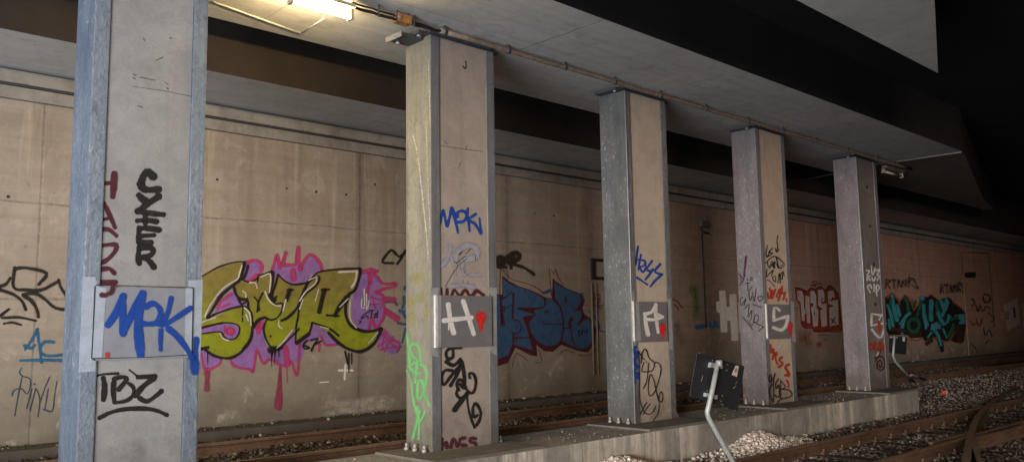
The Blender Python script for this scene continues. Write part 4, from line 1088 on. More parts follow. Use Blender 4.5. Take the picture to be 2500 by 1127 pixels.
for w_, q in ((52, [(190, 110), (186, 200), (178, 285)]), (34, [(118, 185), (165, 182)]), (36, [(112, 345), (155, 440), (195, 530)]), (26, [(100, 470), (160, 455)]), (36, [(96, 545), (150, 550), (205, 595)]), (36, [(95, 672), (205, 668), (180, 740), (110, 800), (90, 800)]), (38, [(85, 860), (150, 855), (190, 890)]), (38, [(72, 962), (200, 960)])):
    P.stroke(w_, q, feather=0.25)
P.build('graffiti_tag', PM['maroon_spray'], c1, 'maroon HACDS letters written downwards')
P = Paint('Y', YN-0.006, 'T2', 4); P.stroke(36, [(268, 60), (255, 100), (210, 125), (180, 122)]); P.build('graffiti_tag', PM['maroon_spray'], pnl)
P = Paint('Y', face(0), 'T2', 0)
for w_, q in ((20, [(145, 740), (200, 728), (310, 722)]), (44, [(195, 760), (205, 830), (195, 920)]), (40, [(275, 790), (270, 860), (280, 940)]), (36, [(275, 765), (330, 750), (375, 765), (310, 845)]), (30, [(390, 800), (425, 830), (420, 890), (370, 930), (290, 945)]), (16, [(395, 695), (450, 740)]), (40, [(460, 750), (590, 745)]), (46, [(580, 760), (500, 820), (440, 890)]), (36, [(470, 910), (530, 935), (600, 890), (640, 855)]), (34, [(165, 1062), (250, 1020), (360, 995), (500, 990), (600, 1005), (680, 1040)])):
    P.stroke(w_, q, feather=0.25)
P.build('graffiti_tag', PM['black_spray'], c1, 'black underlined TBZ tag')

P = Paint('Y', face(0), 'T0', 0)
for q in ([(655, 365), (668, 370)], [(655, 382), (665, 388)], [(812, 408), (825, 414)], [(818, 432), (826, 438)], [(705, 190), (712, 200)], [(765, 298), (800, 282)], [(690, 380), (760, 395)], [(680, 520), (700, 528)], [(835, 186), (842, 190)]):
    P.stroke(7, q, sm=0)
P.stroke(4, [(650, 425), (800, 445), (945, 475)], sm=0)
P.build('scratch_mark', PM['scuff'], c1)

# ---- second column
xc = XC[1]
P = Paint('Y', face(1), 'C1', 0)
for w_, q in ((34, [(118, 270), (135, 190), (155, 115)]), (36, [(155, 115), (180, 210), (200, 300)]), (40, [(205, 300), (235, 190), (258, 85)]), (40, [(265, 90), (295, 200), (310, 270)]), (30, [(310, 270), (322, 320), (332, 375)]), (38, [(330, 190), (325, 145), (375, 120), (425, 135), (440, 180), (400, 245), (330, 255)]), (28, [(452, 90), (450, 170), (460, 250), (472, 360)]), (32, [(550, 155), (490, 195), (440, 225)]), (34, [(470, 240), (540, 280), (605, 390)]), (26, [(592, 210), (600, 300), (615, 380)])):
    P.stroke(w_, q, feather=0.2)
P.build('graffiti_tag', PM['blue_spray'], c2, 'small bright blue MOK tag')
P = Paint('Y', face(1), 'C1', 0)
for w_, q in ((60, [(245, 530), (235, 620), (180, 730), (120, 790)]), (80, [(300, 700), (330, 610), (430, 540), (530, 550), (560, 620), (530, 680), (440, 700)]), (40, [(250, 680), (290, 800), (310, 930)]), (50, [(400, 880), (520, 890), (600, 880)]), (60, [(260, 1020), (400, 1010), (520, 1030)]), (50, [(380, 720), (400, 830)])):
    P.stroke(w_, q, feather=0.6)
P.build('graffiti_tag', PM['lilac_grey_paint'], c2, 'worn lilac grey paint marks')
P = Paint('Y', face(1), 'C1', 3)
for w_, q in ((8, [(340, 640), (390, 600)]), (7, [(420, 640), (490, 570)]), (7, [(290, 720), (330, 780), (260, 880), (180, 1030)]), (7, [(400, 800), (420, 870), (460, 885)]), (14, [(350, 640), (380, 610)]), (7, [(320, 740), (420, 660)]), (6, [(330, 780), (440, 690)]), (8, [(540, 640), (545, 710)]), (5, [(390, 940), (395, 980)]), (5, [(450, 950), (455, 990)])):
    P.stroke(w_, q)
P.build('scratch_mark', PM['faded_black_spray'], c2)
P = Paint('Y', face(1), 'C1', 0)
for w_, q in ((40, [(128, 1050), (130, 1130)]), (40, [(205, 1060), (200, 1130)]), (34, [(260, 1130), (290, 1060), (340, 1130)]), (38, [(370, 1130), (420, 1065), (470, 1130)]), (44, [(510, 1130), (560, 1075), (640, 1130)])):
    P.stroke(w_, q)
for w_, q in ((24, [(275, 1020), (272, 1085)]), (24, [(300, 1040), (305, 1078)]), (20, [(272, 1055), (308, 1050)]), (24, [(330, 1075), (350, 1015), (375, 1068)]), (22, [(428, 1010), (395, 1020), (392, 1055), (435, 1062)]), (22, [(500, 1015), (465, 1015), (462, 1038), (495, 1045), (500, 1060)])):
    P.stroke(w_, q, 'C2')
P.build('graffiti_tag', PM['maroon_spray'], c2, 'maroon HACS lettering above the panel and again at the foot')
P = Paint('Y', face(1), 'S', 0)
P.stroke(3.5, [(1137, 150), (1138, 160), (1136, 168), (1130, 162)]); P.build('scratch_mark', PM['faded_black_spray'], c2)
P = Paint('Y', face(1), 'S', 0)
P.stroke(2.0, [(1075, 355), (1120, 362), (1178, 370)], sm=0); P.stroke(3, [(1085, 345), (1092, 352)]); P.stroke(2, [(1125, 395), (1120, 410)]); P.stroke(2, [(1140, 355), (1136, 366)])
P.build('hairline_crack', PM['scuff'], c2)
P = Paint('Y', face(1), 'C2', 3)
for w_, q in ((22, [(400, 405), (330, 410), (300, 440), (310, 480), (345, 470), (345, 420)]), (26, [(300, 500), (350, 525), (395, 485)]), (22, [(340, 560), (290, 560), (268, 610), (285, 655), (330, 600), (380, 540)]), (26, [(330, 660), (370, 590), (405, 500)]), (24, [(405, 500), (420, 580), (425, 640)]), (22, [(385, 690), (370, 650), (390, 620), (415, 640), (420, 680), (390, 650)]), (20, [(375, 690), (370, 720), (400, 745), (450, 710)]), (20, [(420, 640), (440, 690), (480, 710), (500, 640), (485, 585), (455, 580), (460, 610)]),
              (34, [(440, 715), (400, 765), (355, 825)]), (16, [(440, 730), (450, 820), (475, 900), (490, 940)]), (20, [(490, 940), (520, 900), (532, 840), (500, 780), (480, 810), (485, 870), (510, 860)])):
    P.stroke(w_, q, feather=0.3)
P.build('graffiti_tag', PM['black_spray'], c2, 'looping black tag under the panel')
P = Paint('Y', YN, 'C2', 0)
P.fill([(195, 8), (255, 5), (240, 60), (240, 420), (255, 470), (195, 460)], sm=0); P.fill([(575, 5), (640, 5), (640, 460), (590, 430), (600, 60)], sm=0)
P.build('paint_patch', PM['pale_grey_paint'], c2, 'pale grey repaint around the panel')
p2 = panel(c2, (1069, 720, 1202, 844), M['door_grey'], 'dark grey panel with a white letter H and a red mark', 0.03)
boxpx(p2, 'panel_seal', (1063, 720, 1070, 848), M['whitepaint'], YN-0.034, YN-0.001)
P = Paint('Y', YN-0.03, 'C2', 0)
P.fill([(247, 57), (268, 57), (266, 402), (247, 402)], sm=0); P.build('panel_hinge', PM['pale_grey_paint'], p2)
P = Paint('Y', YN-0.03, 'C2', 1)
for w_, q in ((38, [(315, 120), (325, 200), (350, 305)]), (30, [(415, 95), (450, 200), (485, 315)]), (32, [(285, 225), (380, 215), (470, 205)]), (10, [(318, 240), (318, 285)])):
    P.stroke(w_, q, sm=2, feather=0.2)
P.build('letter', PM['bright_white_paint'], p2)
P = Paint('Y', YN-0.03, 'C2', 1)
P.blob(533, 205, 36, 44); P.stroke(34, [(533, 225), (535, 280)], taper=0.4)
P.build('red_mark', PM['signal_red_spray'], p2)
P = Paint('X', xc, 'C2', 0)
for w_, q in ((16, [(40, 318), (45, 390), (75, 460), (95, 475)]), (19, [(55, 530), (55, 410), (85, 380), (120, 410), (128, 500)]), (18, [(50, 530), (100, 500)]), (20, [(60, 545), (95, 575), (128, 578)]), (18, [(105, 495), (100, 560), (92, 640)]), (18, [(128, 520), (160, 540), (170, 600), (150, 690), (120, 755), (108, 720), (112, 640), (140, 630), (155, 720), (190, 790)]), (14, [(35, 560), (65, 640), (80, 760), (110, 870), (125, 900), (160, 830)]), (16, [(125, 830), (105, 900), (75, 1015)]), (14, [(105, 800), (118, 900), (115, 1020)])):
    P.stroke(w_, q, feather=0.2)
P.build('graffiti_tag', PM['green_spray'], c2, 'bright green tag down the left side')
P = Paint('X', xc, 'C2', 0)
for a, b, rx, ry in ((60, 100, 35, 40), (150, 60, 20, 50), (110, 80, 40, 30), (70, 200, 30, 50), (170, 170, 15, 60), (110, -60, 60, 40)):
    P.blob(a, b, rx, ry, cov=0.75)
P.build('spray_mist', PM['yellow_mist'], c2, 'faint yellow overspray on the left side')
P = Paint('X', xc, 'S', 0)
for w_, q in ((4, [(1008, 330), (1020, 380), (1028, 450), (1040, 560), (1046, 640)]), (2.5, [(1040, 300), (1045, 450), (1050, 560)]), (3, [(1046, 150), (1050, 300)])):
    P.stroke(w_, q)
P.build('lime_run', PM['lime_run_paint'], c2, 'pale lime runs down the left side')

# ---- third column
P = Paint('Y', face(2), 'D1', 0)
for w_, q in ((24, [(125, 50), (110, 150), (100, 250)]), (22, [(158, 140), (140, 230), (130, 305)]), (18, [(105, 200), (150, 190)]), (22, [(165, 200), (205, 215), (190, 260), (150, 280), (175, 330), (205, 300), (210, 230)]), (26, [(278, 210), (220, 300), (270, 320), (290, 300)]), (24, [(290, 300), (250, 360), (205, 415)]), (28, [(370, 245), (310, 325), (390, 360)]), (26, [(390, 355), (320, 420), (262, 488)]), (22, [(110, 390), (170, 430), (228, 470)])):
    P.stroke(w_, q, feather=0.2)
P.build('graffiti_tag', PM['blue_spray'], c3, 'blue underlined HASS tag')
P = Paint('Y', YN, 'D1', 0)
P.fill([(30, 550), (80, 550), (110, 1200), (55, 1240)], sm=0); P.fill([(450, 630), (485, 620), (512, 1180), (470, 1180)], sm=0)
P.build('paint_patch', PM['pale_grey_paint'], c3, 'pale grey repaint around the panel')
p3 = panel(c3, (1549, 735, 1631, 832), M['door_grey'], 'dark grey panel with a white letter A and a red mark', 0.03)
boxpx(p3, 'panel_seal', (1546.5, 734, 1552, 832), M['whitepaint'], YN-0.036, YN-0.001)
P = Paint('Y', YN-0.03, 'D1', 0); P.fill([(100, 655), (132, 655), (158, 1090), (108, 1090)], sm=0); P.build('panel_hinge', PM['pale_grey_paint'], p3)
P = Paint('Y', YN-0.03, 'D1', 1)
for w_, q in ((46, [(200, 790), (210, 900), (235, 1020)]), (40, [(320, 690), (320, 800), (345, 990)]), (34, [(195, 790), (270, 775), (315, 705)]), (38, [(220, 850), (300, 855), (395, 825)]), (26, [(320, 780), (400, 830)])):
    P.stroke(w_, q, sm=2, feather=0.2)
P.build('letter', PM['bright_white_paint'], p3)
P = Paint('Y', YN-0.03, 'D1', 1); P.blob(395, 945, 40, 55); P.stroke(46, [(398, 980), (398, 1040)], taper=0.3); P.build('red_mark', PM['signal_red_spray'], p3)
P = Paint('Y', YN, 'D2', 1)
for w_, q in ((40, [(110, 85), (85, 120), (130, 150)]), (34, [(90, 140), (130, 200), (95, 230)]), (40, [(120, 210), (100, 290), (140, 330)]), (36, [(130, 340), (90, 390), (145, 420), (95, 440)]), (30, [(95, 420), (140, 470)]), (16, [(112, 470), (108, 540)])):
    P.stroke(w_, q)
P.build('graffiti_tag', PM['blue_spray'], c3, 'small blue vertical tag on the flange edge')
P = Paint('Y', YN+0.0, 'D2', 2)
for w_, q in ((13, [(145, 130), (185, 200), (220, 240)]), (15, [(180, 280), (190, 170), (220, 110), (250, 130), (280, 220), (340, 270)]), (13, [(215, 275), (190, 350), (200, 390), (300, 385), (340, 340), (345, 290), (370, 275), (415, 300), (428, 380), (400, 500), (350, 640), (295, 695), (270, 640), (275, 500), (300, 425), (340, 500), (370, 640), (405, 770)]), (13, [(270, 280), (265, 400), (245, 520), (208, 600)]), (14, [(405, 770), (440, 760), (450, 690), (430, 640), (405, 690), (405, 770)]), (11, [(405, 790), (395, 900), (330, 1000)]), (11, [(145, 150), (160, 300), (158, 600), (165, 750), (190, 830), (230, 905), (290, 920), (340, 870), (360, 820)]), (11, [(250, 770), (200, 860), (165, 925)]), (11, [(292, 790), (240, 860), (205, 925)]), (14, [(240, 265), (250, 270)])):
    P.stroke(w_, q, feather=0.3)
P.build('graffiti_tag', PM['black_spray'], c3, 'looping thin black tag under the panel')

# ---- fourth column
P = Paint('Y', face(3), 'E1', 0)
for w_, q in ((11, [(455, 20), (445, 80), (455, 130), (440, 185)]), (11, [(430, 150), (440, 188), (470, 158)]), (12, [(350, 120), (335, 190), (345, 240), (385, 160)]), (12, [(400, 150), (360, 190), (400, 200), (365, 230)]), (12, [(330, 300), (420, 230), (520, 310), (470, 350), (440, 240)]), (10, [(350, 280), (360, 340), (400, 280), (405, 340)]), (11, [(370, 350), (410, 300), (415, 350)]), (10, [(425, 350), (420, 280), (460, 350)]), (10, [(345, 360), (340, 440), (370, 400)]), (11, [(380, 400), (410, 370), (390, 430)]), (10, [(430, 430), (400, 450), (430, 490), (435, 440)]), (11, [(455, 500), (470, 400), (480, 500)]), (10, [(490, 400), (480, 450), (500, 460), (505, 380), (520, 430)]), (9, [(345, 470), (380, 490), (425, 540)]), (11, [(480, 330), (500, 320)])):
    P.stroke(w_, q)
P.build('graffiti_tag', PM['black_spray'], c4, 'dense black scribble with a small arrow')
P = Paint('Y', face(3), 'E1', 0)
for w_, q in ((18, [(350, 600), (360, 660)]), (24, [(375, 560), (385, 620), (380, 655)]), (24, [(400, 580), (395, 660), (430, 570)]), (22, [(440, 640), (470, 570), (480, 600), (460, 680)]), (22, [(500, 540), (490, 610), (530, 600), (510, 670)]), (18, [(540, 660), (545, 690)])):
    P.stroke(w_, q)
for w_, q in ((30, [(195, 130), (205, 260), (240, 190), (240, 260), (225, 350)]), (34, [(240, 290), (290, 250), (270, 330), (300, 420)]), (36, [(370, 320), (330, 360), (380, 420), (320, 470)]), (40, [(475, 430), (420, 470), (470, 560), (420, 600)]), (36, [(480, 560), (470, 610)]), (30, [(440, 670), (470, 720), (470, 770)])):
    P.stroke(w_, q, 'E2')
P.build('graffiti_tag', PM['orange_red_spray'], c4, 'orange red HASS marks above and below the panel')
P = Paint('Y', face(3), 'E2', 2)
for q in ([(280, 190), (310, 140), (320, 190), (345, 100), (345, 210)], [(360, 110), (410, 100), (385, 190)], [(405, 120), (415, 240)], [(440, 80), (460, 200)], [(410, 190), (455, 170)], [(480, 210), (462, 300)]):
    P.stroke(9, q)
P.build('graffiti_tag', PM['white_spray'], c4, 'thin white scribble under the panel')
P = Paint('Y', YN+0.002, 'E2', 2)
for w_, q in ((26, [(210, 590), (180, 610), (175, 680), (205, 700), (215, 620)]), (24, [(215, 730), (180, 820), (190, 920), (240, 1000)]), (22, [(265, 570), (240, 680), (245, 880), (238, 990)]), (22, [(320, 650), (275, 720), (280, 800), (320, 740), (330, 880), (310, 930), (260, 900)]), (20, [(350, 680), (350, 800), (345, 960)]), (18, [(355, 680), (420, 770), (360, 810)]), (20, [(360, 810), (470, 820), (525, 880), (480, 930), (350, 960), (290, 1030)])):
    P.stroke(w_, q, feather=0.4)
P.build('graffiti_tag', PM['faded_black_spray'], c4, 'dark green black tag at the foot')
P = Paint('Y', YN, 'E1', 0); P.fill([(318, 715), (345, 715), (365, 1080), (330, 1080)], sm=0); P.fill([(585, 690), (618, 690), (640, 1110), (600, 1090)], sm=0)
P.build('paint_patch', PM['pale_grey_paint'], c4, 'pale grey repaint around the panel')
p4 = panel(c4, (1873, 742, 1931, 825), M['door_grey'], 'dark grey panel with a white letter S and a red mark', 0.03)
boxpx(p4, 'panel_seal', (1871, 741, 1875, 825), M['whitepaint'], YN-0.036, YN-0.001)
P = Paint('Y', YN-0.03, 'E1', 1)
P.stroke(34, [(470, 780), (420, 750), (415, 880)], sm=2); P.stroke(30, [(415, 885), (490, 860), (560, 840)], sm=2); P.stroke(34, [(560, 840), (540, 930), (490, 980), (410, 955)], sm=3)
P.build('letter', PM['bright_white_paint'], p4)
P = Paint('Y', YN-0.03, 'E1', 2); P.blob(582, 945, 26, 50); P.stroke(24, [(582, 980), (584, 1040)], taper=0.3); P.blob(590, 665, 8, 12); P.build('red_mark', PM['signal_red_spray'], p4)
P = Paint('X', XC[3], 'E1', 0)
P.stroke(22, [(132, 235), (120, 340), (112, 430)])
for w_, q in ((11, [(60, 410), (105, 470), (65, 525)]), (12, [(105, 470), (115, 420)]), (9, [(85, 490), (75, 450)]), (9, [(145, 460), (148, 475)]), (9, [(185, 440), (172, 470), (195, 470), (190, 445)])):
    P.stroke(w_, q)
P.build('graffiti_tag', PM['purple_spray'], c4, 'purple marker strokes on the left side')
P = Paint('X', XC[3], 'E1', 1)
for q in ([(130, 505), (165, 500)], [(148, 505), (150, 580)], [(190, 540), (160, 600), (175, 680), (200, 600)], [(205, 640), (215, 690), (235, 560)], [(200, 720), (290, 750)], [(270, 690), (250, 650), (275, 640), (300, 640), (300, 660), (275, 690)], [(100, 650), (75, 660), (80, 730), (130, 660), (110, 730)], [(120, 760), (160, 720), (150, 850), (190, 780), (180, 880)], [(200, 930), (225, 830), (260, 850), (240, 900), (215, 900), (310, 950)], [(100, 850), (195, 970)], [(260, 990), (310, 950)], [(150, 880), (190, 940)]):
    P.stroke(9, q)
P.build('graffiti_tag', PM['black_spray'], c4, 'thin black scribbles on the left side')

# ---- fifth column
P = Paint('Y', face(4), 'F1', 0)
for w_, q in ((14, [(95, 150), (125, 155), (100, 195), (130, 200)]), (14, [(140, 110), (150, 190), (175, 130)]), (14, [(185, 150), (215, 140), (195, 190), (220, 200)]), (14, [(100, 240), (105, 210), (130, 240)]), (14, [(145, 215), (160, 245), (180, 215)]), (12, [(195, 240), (210, 215), (240, 230)]), (14, [(130, 350), (105, 300), (130, 280), (140, 310)]), (13, [(165, 275), (165, 340)]), (14, [(190, 380), (185, 290), (215, 300), (195, 340)])):
    P.stroke(w_, q)
P.stroke(24, [(240, 560), (200, 555), (145, 545), (140, 650)], sm=0); P.stroke(18, [(140, 655), (200, 640), (268, 630)], sm=2); P.stroke(24, [(268, 635), (240, 740), (210, 765), (145, 690)], sm=2); P.stroke(14, [(210, 600), (240, 555)])
for q in ([(210, 900), (190, 930)],):
    P.stroke(14, q)
P.build('graffiti_tag', PM['bright_white_paint'], c5, 'white scribbles and a white letter S')
P = Paint('Y', face(4), 'F1', 0); P.blob(225, 1070, 60, 70, cov=0.7); P.blob(250, 1010, 30, 50, cov=0.6); P.build('spray_mist', PM['grey_mist'], c5, 'pale grey overspray at the foot')
P = Paint('Y', face(4), 'F1', 2); P.stroke(26, [(212, 625), (215, 690)]); P.stroke(10, [(215, 690), (215, 720)])
for w_, q in ((20, [(120, 870), (140, 810), (160, 870)]), (20, [(175, 860), (180, 810)]), (22, [(200, 870), (220, 800), (235, 860)]), (20, [(250, 870), (275, 810), (285, 880)]), (10, [(110, 870), (280, 885)])):
    P.stroke(w_, q)
P.build('graffiti_tag', PM['orange_red_spray'], c5, 'red marks across the letter S and below it')
P = Paint('Y', face(4), 'F1', 2)
P.stroke(13, [(180, 980), (200, 940), (250, 950), (262, 1010), (240, 1060), (200, 1050), (195, 1000), (220, 970), (238, 1010), (222, 1040), (212, 1010)]); P.stroke(12, [(170, 950), (210, 930), (225, 870)])
P.build('graffiti_tag', PM['brown_shadow'], c5, 'brown spiral at the foot')
for px, py in ((2117, 456), (2124, 552), (2133, 645), (2137, 742)):
    p = onY(px, py, face(4)-0.004)
    mb = MB(); mb.tube([(p.x, p.y, p.z), (p.x, p.y+0.02, p.z)], 0.045, 12); mb.build('bolt_hole', M['soot'], c5, world=True)
mb = MB(); mb.tube([(XC[4]+0.02, YN-0.006, 0.03), (XC[4]+0.02, YN-0.006, ZT-0.04)], 0.012, 6); mb.build('weld_seam', M['galv'], c5, world=True)
mb = MB(); mb.tube([(XC[2]+0.012, YN-0.004, 0.03), (XC[2]+0.012, YN-0.004, ZT-0.04)], 0.008, 6); mb.build('weld_seam', M['galv'], c3, world=True)

# ------------------------------------------------------------------ lamps, conduit, small things
def lamp(loc, label, lit=True, L=0.85):
    r = empty('fluorescent_lamp', loc, label, 'lamp', 'lamps under the girder')
    mb = MB(); mb.box(-L/2, L/2, -0.10, 0.03, 0.01, 0.06, 0.012); mb.build('housing', M['lamp_body'], r)
    mb = MB(); mb.tube([(-L/2+0.04, 0.0, -0.07), (L/2-0.04, 0.0, -0.07)], 0.03, 12); mb.build('tube', M['tube'] if lit else M['deadtube'], r)
    for s in (-0.6, 0.6):
        mb = MB(); mb.box(s*L/2-0.015, s*L/2+0.015, -0.05, -0.02, 0.055, ZS-loc[2]); mb.build('lamp_hanger', M['lamp_body'], r)
    for s in (-1, 1):
        mb = MB(); mb.box(s*(L/2-0.02)-0.022, s*(L/2-0.02)+0.022, -0.045, 0.045, -0.115, 0.008, 0.01); mb.build('tube_holder', M['lamp_body'], r)
    return r
pl = onZ(712, 4, 5.11); pr = onZ(853, 38, 5.11)
lamp(((pl.x+pr.x)/2, (pl.y+pr.y)/2, 5.18), 'lit fluorescent lamp under the roof girder between the first two columns', True, pr.x-pl.x+0.1)
q0 = onZ(2160, 418, 5.2); q1 = onZ(2198, 430, 5.2)
dl = lamp(((q0.x+q1.x)/2, (q0.y+q1.y)/2, 5.27), 'small unlit lamp under the girder beyond the farthest column', False, abs(q1.x-q0.x)+0.1)
# conduit
ZC = 5.272
cy0 = onZ(1500, 200, ZC).y
def cx(px, py): return onY(px, py, cy0).x
xs, xe = cx(1075, 68), cx(2225, 418)
r = empty('conduit_pipe', (xs, cy0, ZC), 'grimy beige conduit pipe fixed along the underside of the girder past the column tops', 'conduit')
mb = MB(); mb.tube([(xs+k*(xe-xs)/24, cy0, ZC+0.006*math.sin(k*1.7)) for k in range(25)], 0.033, 10); mb.build('pipe', M['conduit'], r, world=True)
for px, py in ((1085, 72), (1240, 118), (1378, 160), (1500, 200), (1612, 232), (1722, 264), (1825, 297), (1910, 318), (1990, 343), (2068, 366), (2140, 390)):
    x_ = cx(px, py)
    mb = MB(); mb.tube([(x_-0.02, cy0, ZC), (x_+0.02, cy0, ZC)], 0.043, 10); mb.box(x_-0.018, x_+0.018, cy0-0.02, cy0+0.02, ZC+0.03, ZS); mb.build('pipe_clip', M['darksteel'], r, world=True)
r = empty('cable_bundle', (5.6, cy0, ZC+0.02), 'bundle of cables on short hangers between the lit lamp and the second column', 'cables')
x0, x1 = cx(860, -6), xs
for k, (dy, dz) in enumerate(((0, 0.03), (0.03, 0.0), (-0.03, -0.035))):
    mb = MB(); mb.tube([(x0+(x1-x0)*t/14, cy0+dy*(1-(t/14)**3), ZC+dz*(1-(t/14)**3)-0.012*abs(math.sin(t*1.1))) for t in range(15)], 0.012+0.003*k, 8)
    mb.build('cable', M['cable'] if k != 1 else M['conduit'], r, world=True)
for px, py in ((920, 18), (965, 32), (990, 40), (1006, 45)):
    x_ = cx(px, py); mb = MB(); mb.box(x_-0.009, x_+0.009, cy0-0.05, cy0-0.03, ZC-0.07, ZS); mb.build('cable_hanger', M['darksteel'], r, world=True)
p = onZ(985, 55, 5.24)
mb = MB(); mb.box(p.x-0.12, p.x+0.09, p.y-0.06, p.y+0.06, 5.215, 5.325, 0.008)
tb = tag(mb.build('timber_block', M['block']), 'orange timber block bolted under the girder beside the second column top', 'timber block')
mb = MB(); b_ = onZ(994, 46, 5.2); mb.tube([(b_.x, p.y-0.075, 5.27), (b_.x, p.y-0.055, 5.27)], 0.022, 8); mb.build('bolt', M['bolt'], tb)
# bracket on the second column top
xb = XC[1]
mb = MB(); mb.box(-0.34, 0.06, 0.14, DEPTH-0.05, ZT-0.07, ZT-0.035, 0.006)
br = mb.build('cap_bracket', M['darksteel'], c2)
mb = MB(); mb.box(-0.36, -0.338, 0.14, DEPTH-0.05, ZT-0.10, ZT-0.03, 0.004); mb.build('bracket_lip', M['plate'], br)
mb = MB(); mb.tube([(-0.22, 0.40, ZT-0.11), (-0.22, 0.40, ZT-0.07)], 0.03, 8); mb.build('bracket_bolt', M['bolt'], br)

# ---- wall fittings
def fit(name, px, mat, proud=0.05, yy=YW, bev=0.006):
    a, b = onY(px[0], px[1], yy-proud), onY(px[2], px[3], yy-proud)
    mb = MB(); mb.box(min(a.x, b.x), max(a.x, b.x), yy-proud, yy-0.002, min(a.z, b.z), max(a.z, b.z), bev)
    return mb.build(name, mat)
a, b = onY(1441, 630, YW), onY(1490, 684, YW)
mb = MB()
t_ = 0.07
mb.box(a.x, b.x, YW-0.05, YW-0.002, a.z-t_, a.z, .005); mb.box(a.x, b.x, YW-0.05, YW-0.002, b.z, b.z+t_, .005)
mb.box(a.x, a.x+t_*1.8, YW-0.05, YW-0.002, b.z+t_+.001, a.z-t_-.001, .005); mb.box(b.x-t_, b.x, YW-0.05, YW-0.002, b.z+t_+.001, a.z-t_-.001, .005)
fr = tag(mb.build('wall_frame', M['cable']), 'dark square metal frame on the wall just left of the middle column', 'frame')
mb = MB(); mb.box(a.x+t_*1.8, b.x-t_, YW-0.02, YW-0.003, b.z+t_, a.z-t_); mb.build('frame_panel', M['cap'], fr)
p = onY(1441, 690, YW); q = onY(1447, 915, YW)
mb = MB(); mb.tube([(p.x, YW-0.035, p.z), (q.x, YW-0.035, q.z)], 0.022, 8); mb.tube([(p.x+0.16, YW-0.03, p.z), (q.x+0.16, YW-0.03, q.z)], 0.014, 8)
tag(mb.build('wall_pipe', M['pipe_paint']), 'thin vertical pipe down the wall below the dark square frame', 'pipe')
wl = empty('wall_socket', onY(1714, 545, YW), 'small dark fitting with a hanging cable on the stained wall between third and fourth column', 'fitting')
a, b = onY(1704, 538, YW), onY(1724, 556, YW)
mb = MB(); mb.box(a.x, b.x, YW-0.12, YW-0.002, b.z, a.z, 0.015); mb.build('fitting_body', M['darksteel'], wl, world=True)
mb = MB(); mb.tube([onY(x, y, YW-0.06) for x, y in ((1712, 556), (1714, 562), (1720, 568), (1729, 569))], 0.022, 8); mb.build('cable_end', M['cable'], wl, world=True)
p = onY(1712, 570, YW); q = onY(1722, 800, YW)
mb = MB(); mb.tube([(p.x, YW-0.02, p.z), ((p.x+q.x)/2, YW-0.022, (p.z+q.z)/2), (q.x, YW-0.02, q.z)], 0.016, 6); mb.build('cable', M['cable'], wl, world=True)
# blocked doorway at right: raised pale frame lines
dp = empty('blocked_doorway', onY(2385, 870, YW), 'faint outline of a blocked doorway beside the turquoise graffiti, right end of the wall', 'doorway')
p, q = onY(2352, 690, YW), onY(2368, 872, YW)
mb = MB(); mb.box(p.x-0.022, p.x+0.022, YW-0.03, YW-0.002, q.z, p.z, 0.006); mb.build('door_jamb', M['conduit'], dp, world=True)
p, q = onY(2346, 615, YW), onY(2412, 618, YW)
mb = MB(); mb.tube([(p.x, YW-0.012, p.z), (q.x, YW-0.012, q.z)], 0.02, 6); mb.tube([(p.x, YW-0.012, p.z), (p.x, YW-0.012, p.z-0.9)], 0.02, 6); mb.tube([(q.x, YW-0.012, q.z), (q.x, YW-0.012, q.z-3.2)], 0.025, 6); mb.build('door_edge', M['dark_edge'], dp, world=True)
# stray cable up under the roof between fourth and fifth column
pa, pb = onY(1918, 439, 10.6), onY(2036, 424, 8.9)
mb = MB(); mb.tube([pa, (pa+pb)/2-Vector((0, 0, 0.05)), pb], 0.014, 6)
tag(mb.build('stray_cable', M['cable']), 'loose black cable spanning from the fourth to the fifth column below the roof', 'cable')

# ---- bent sign in front of the plinth
YS = 6.45
def sp(x, y, o=0.0): return onY(x, y, YS+o)
foot = sp(1790, 1127); mid = sp(1727, 1013); top_ = sp(1753, 882)
d_ = (foot-mid).normalized(); foot2 = foot + d_*((-0.66-foot.z)/d_.z)
sg = empty('bent_sign', (foot2.x, foot2.y, -0.6), 'dark square sign seen from behind on a bent galvanised post before the plinth', 'sign', 'bent signs')
mb = MB(); mb.tube([foot2, foot, mid-(mid-foot).normalized()*0.03, mid+Vector((0, 0, 0.04)), (mid+top_)/2, top_], 0.034, 12); mb.build('post', M['galv'], sg, world=True)
def slab(mbx, px4, y0, t):
    A = [onY(x, y, y0) for x, y in px4]; B = [p+Vector((0, t, 0)) for p in A]
    va = [mbx.bm.verts.new(p) for p in A]; vb = [mbx.bm.verts.new(p) for p in B]
    mbx.bm.faces.new(va); mbx.bm.faces.new(vb[::-1])
    for i in range(4): mbx.bm.faces.new((va[i], vb[i], vb[(i+1) % 4], va[(i+1) % 4]))
mb = MB(); slab(mb, [(1703, 861), (1817.5, 893), (1801, 1003), (1684, 966)], YS+0.06, 0.012); pan = mb.build('sign_panel', M['signback'], sg, world=True)
mb = MB(); slab(mb, [(1737, 884), (1766, 889), (1764, 899), (1735, 896)], YS+0.015, 0.045); mb.tube([top_+Vector((0, -0.02, 0.02)), top_+Vector((0, -0.02, -0.06))], 0.042, 10); mb.build('post_clamp', M['galv'], sg, world=True)
mb = MB(); slab(mb, [(1725, 958), (1753, 964), (1751, 974), (1724, 967)], YS+0.015, 0.045); mb.build('post_clamp', M['galv'], sg, world=True)
mb = MB(); slab(mb, [(1797, 891), (1804, 893), (1799, 919), (1787, 914)], YS+0.055, 0.004); st_ = mb.build('sticker', M['white'], pan); st_.parent = pan
for v in st_.data.vertices: v.co -= world_loc(pan)
mb = MB(); slab(mb, [(1795, 897), (1801, 899), (1798, 909), (1793, 907)], YS+0.052, 0.002); m_ = mb.build('sticker_mark', M['block'], pan)
for v in m_.data.vertices: v.co -= world_loc(pan)
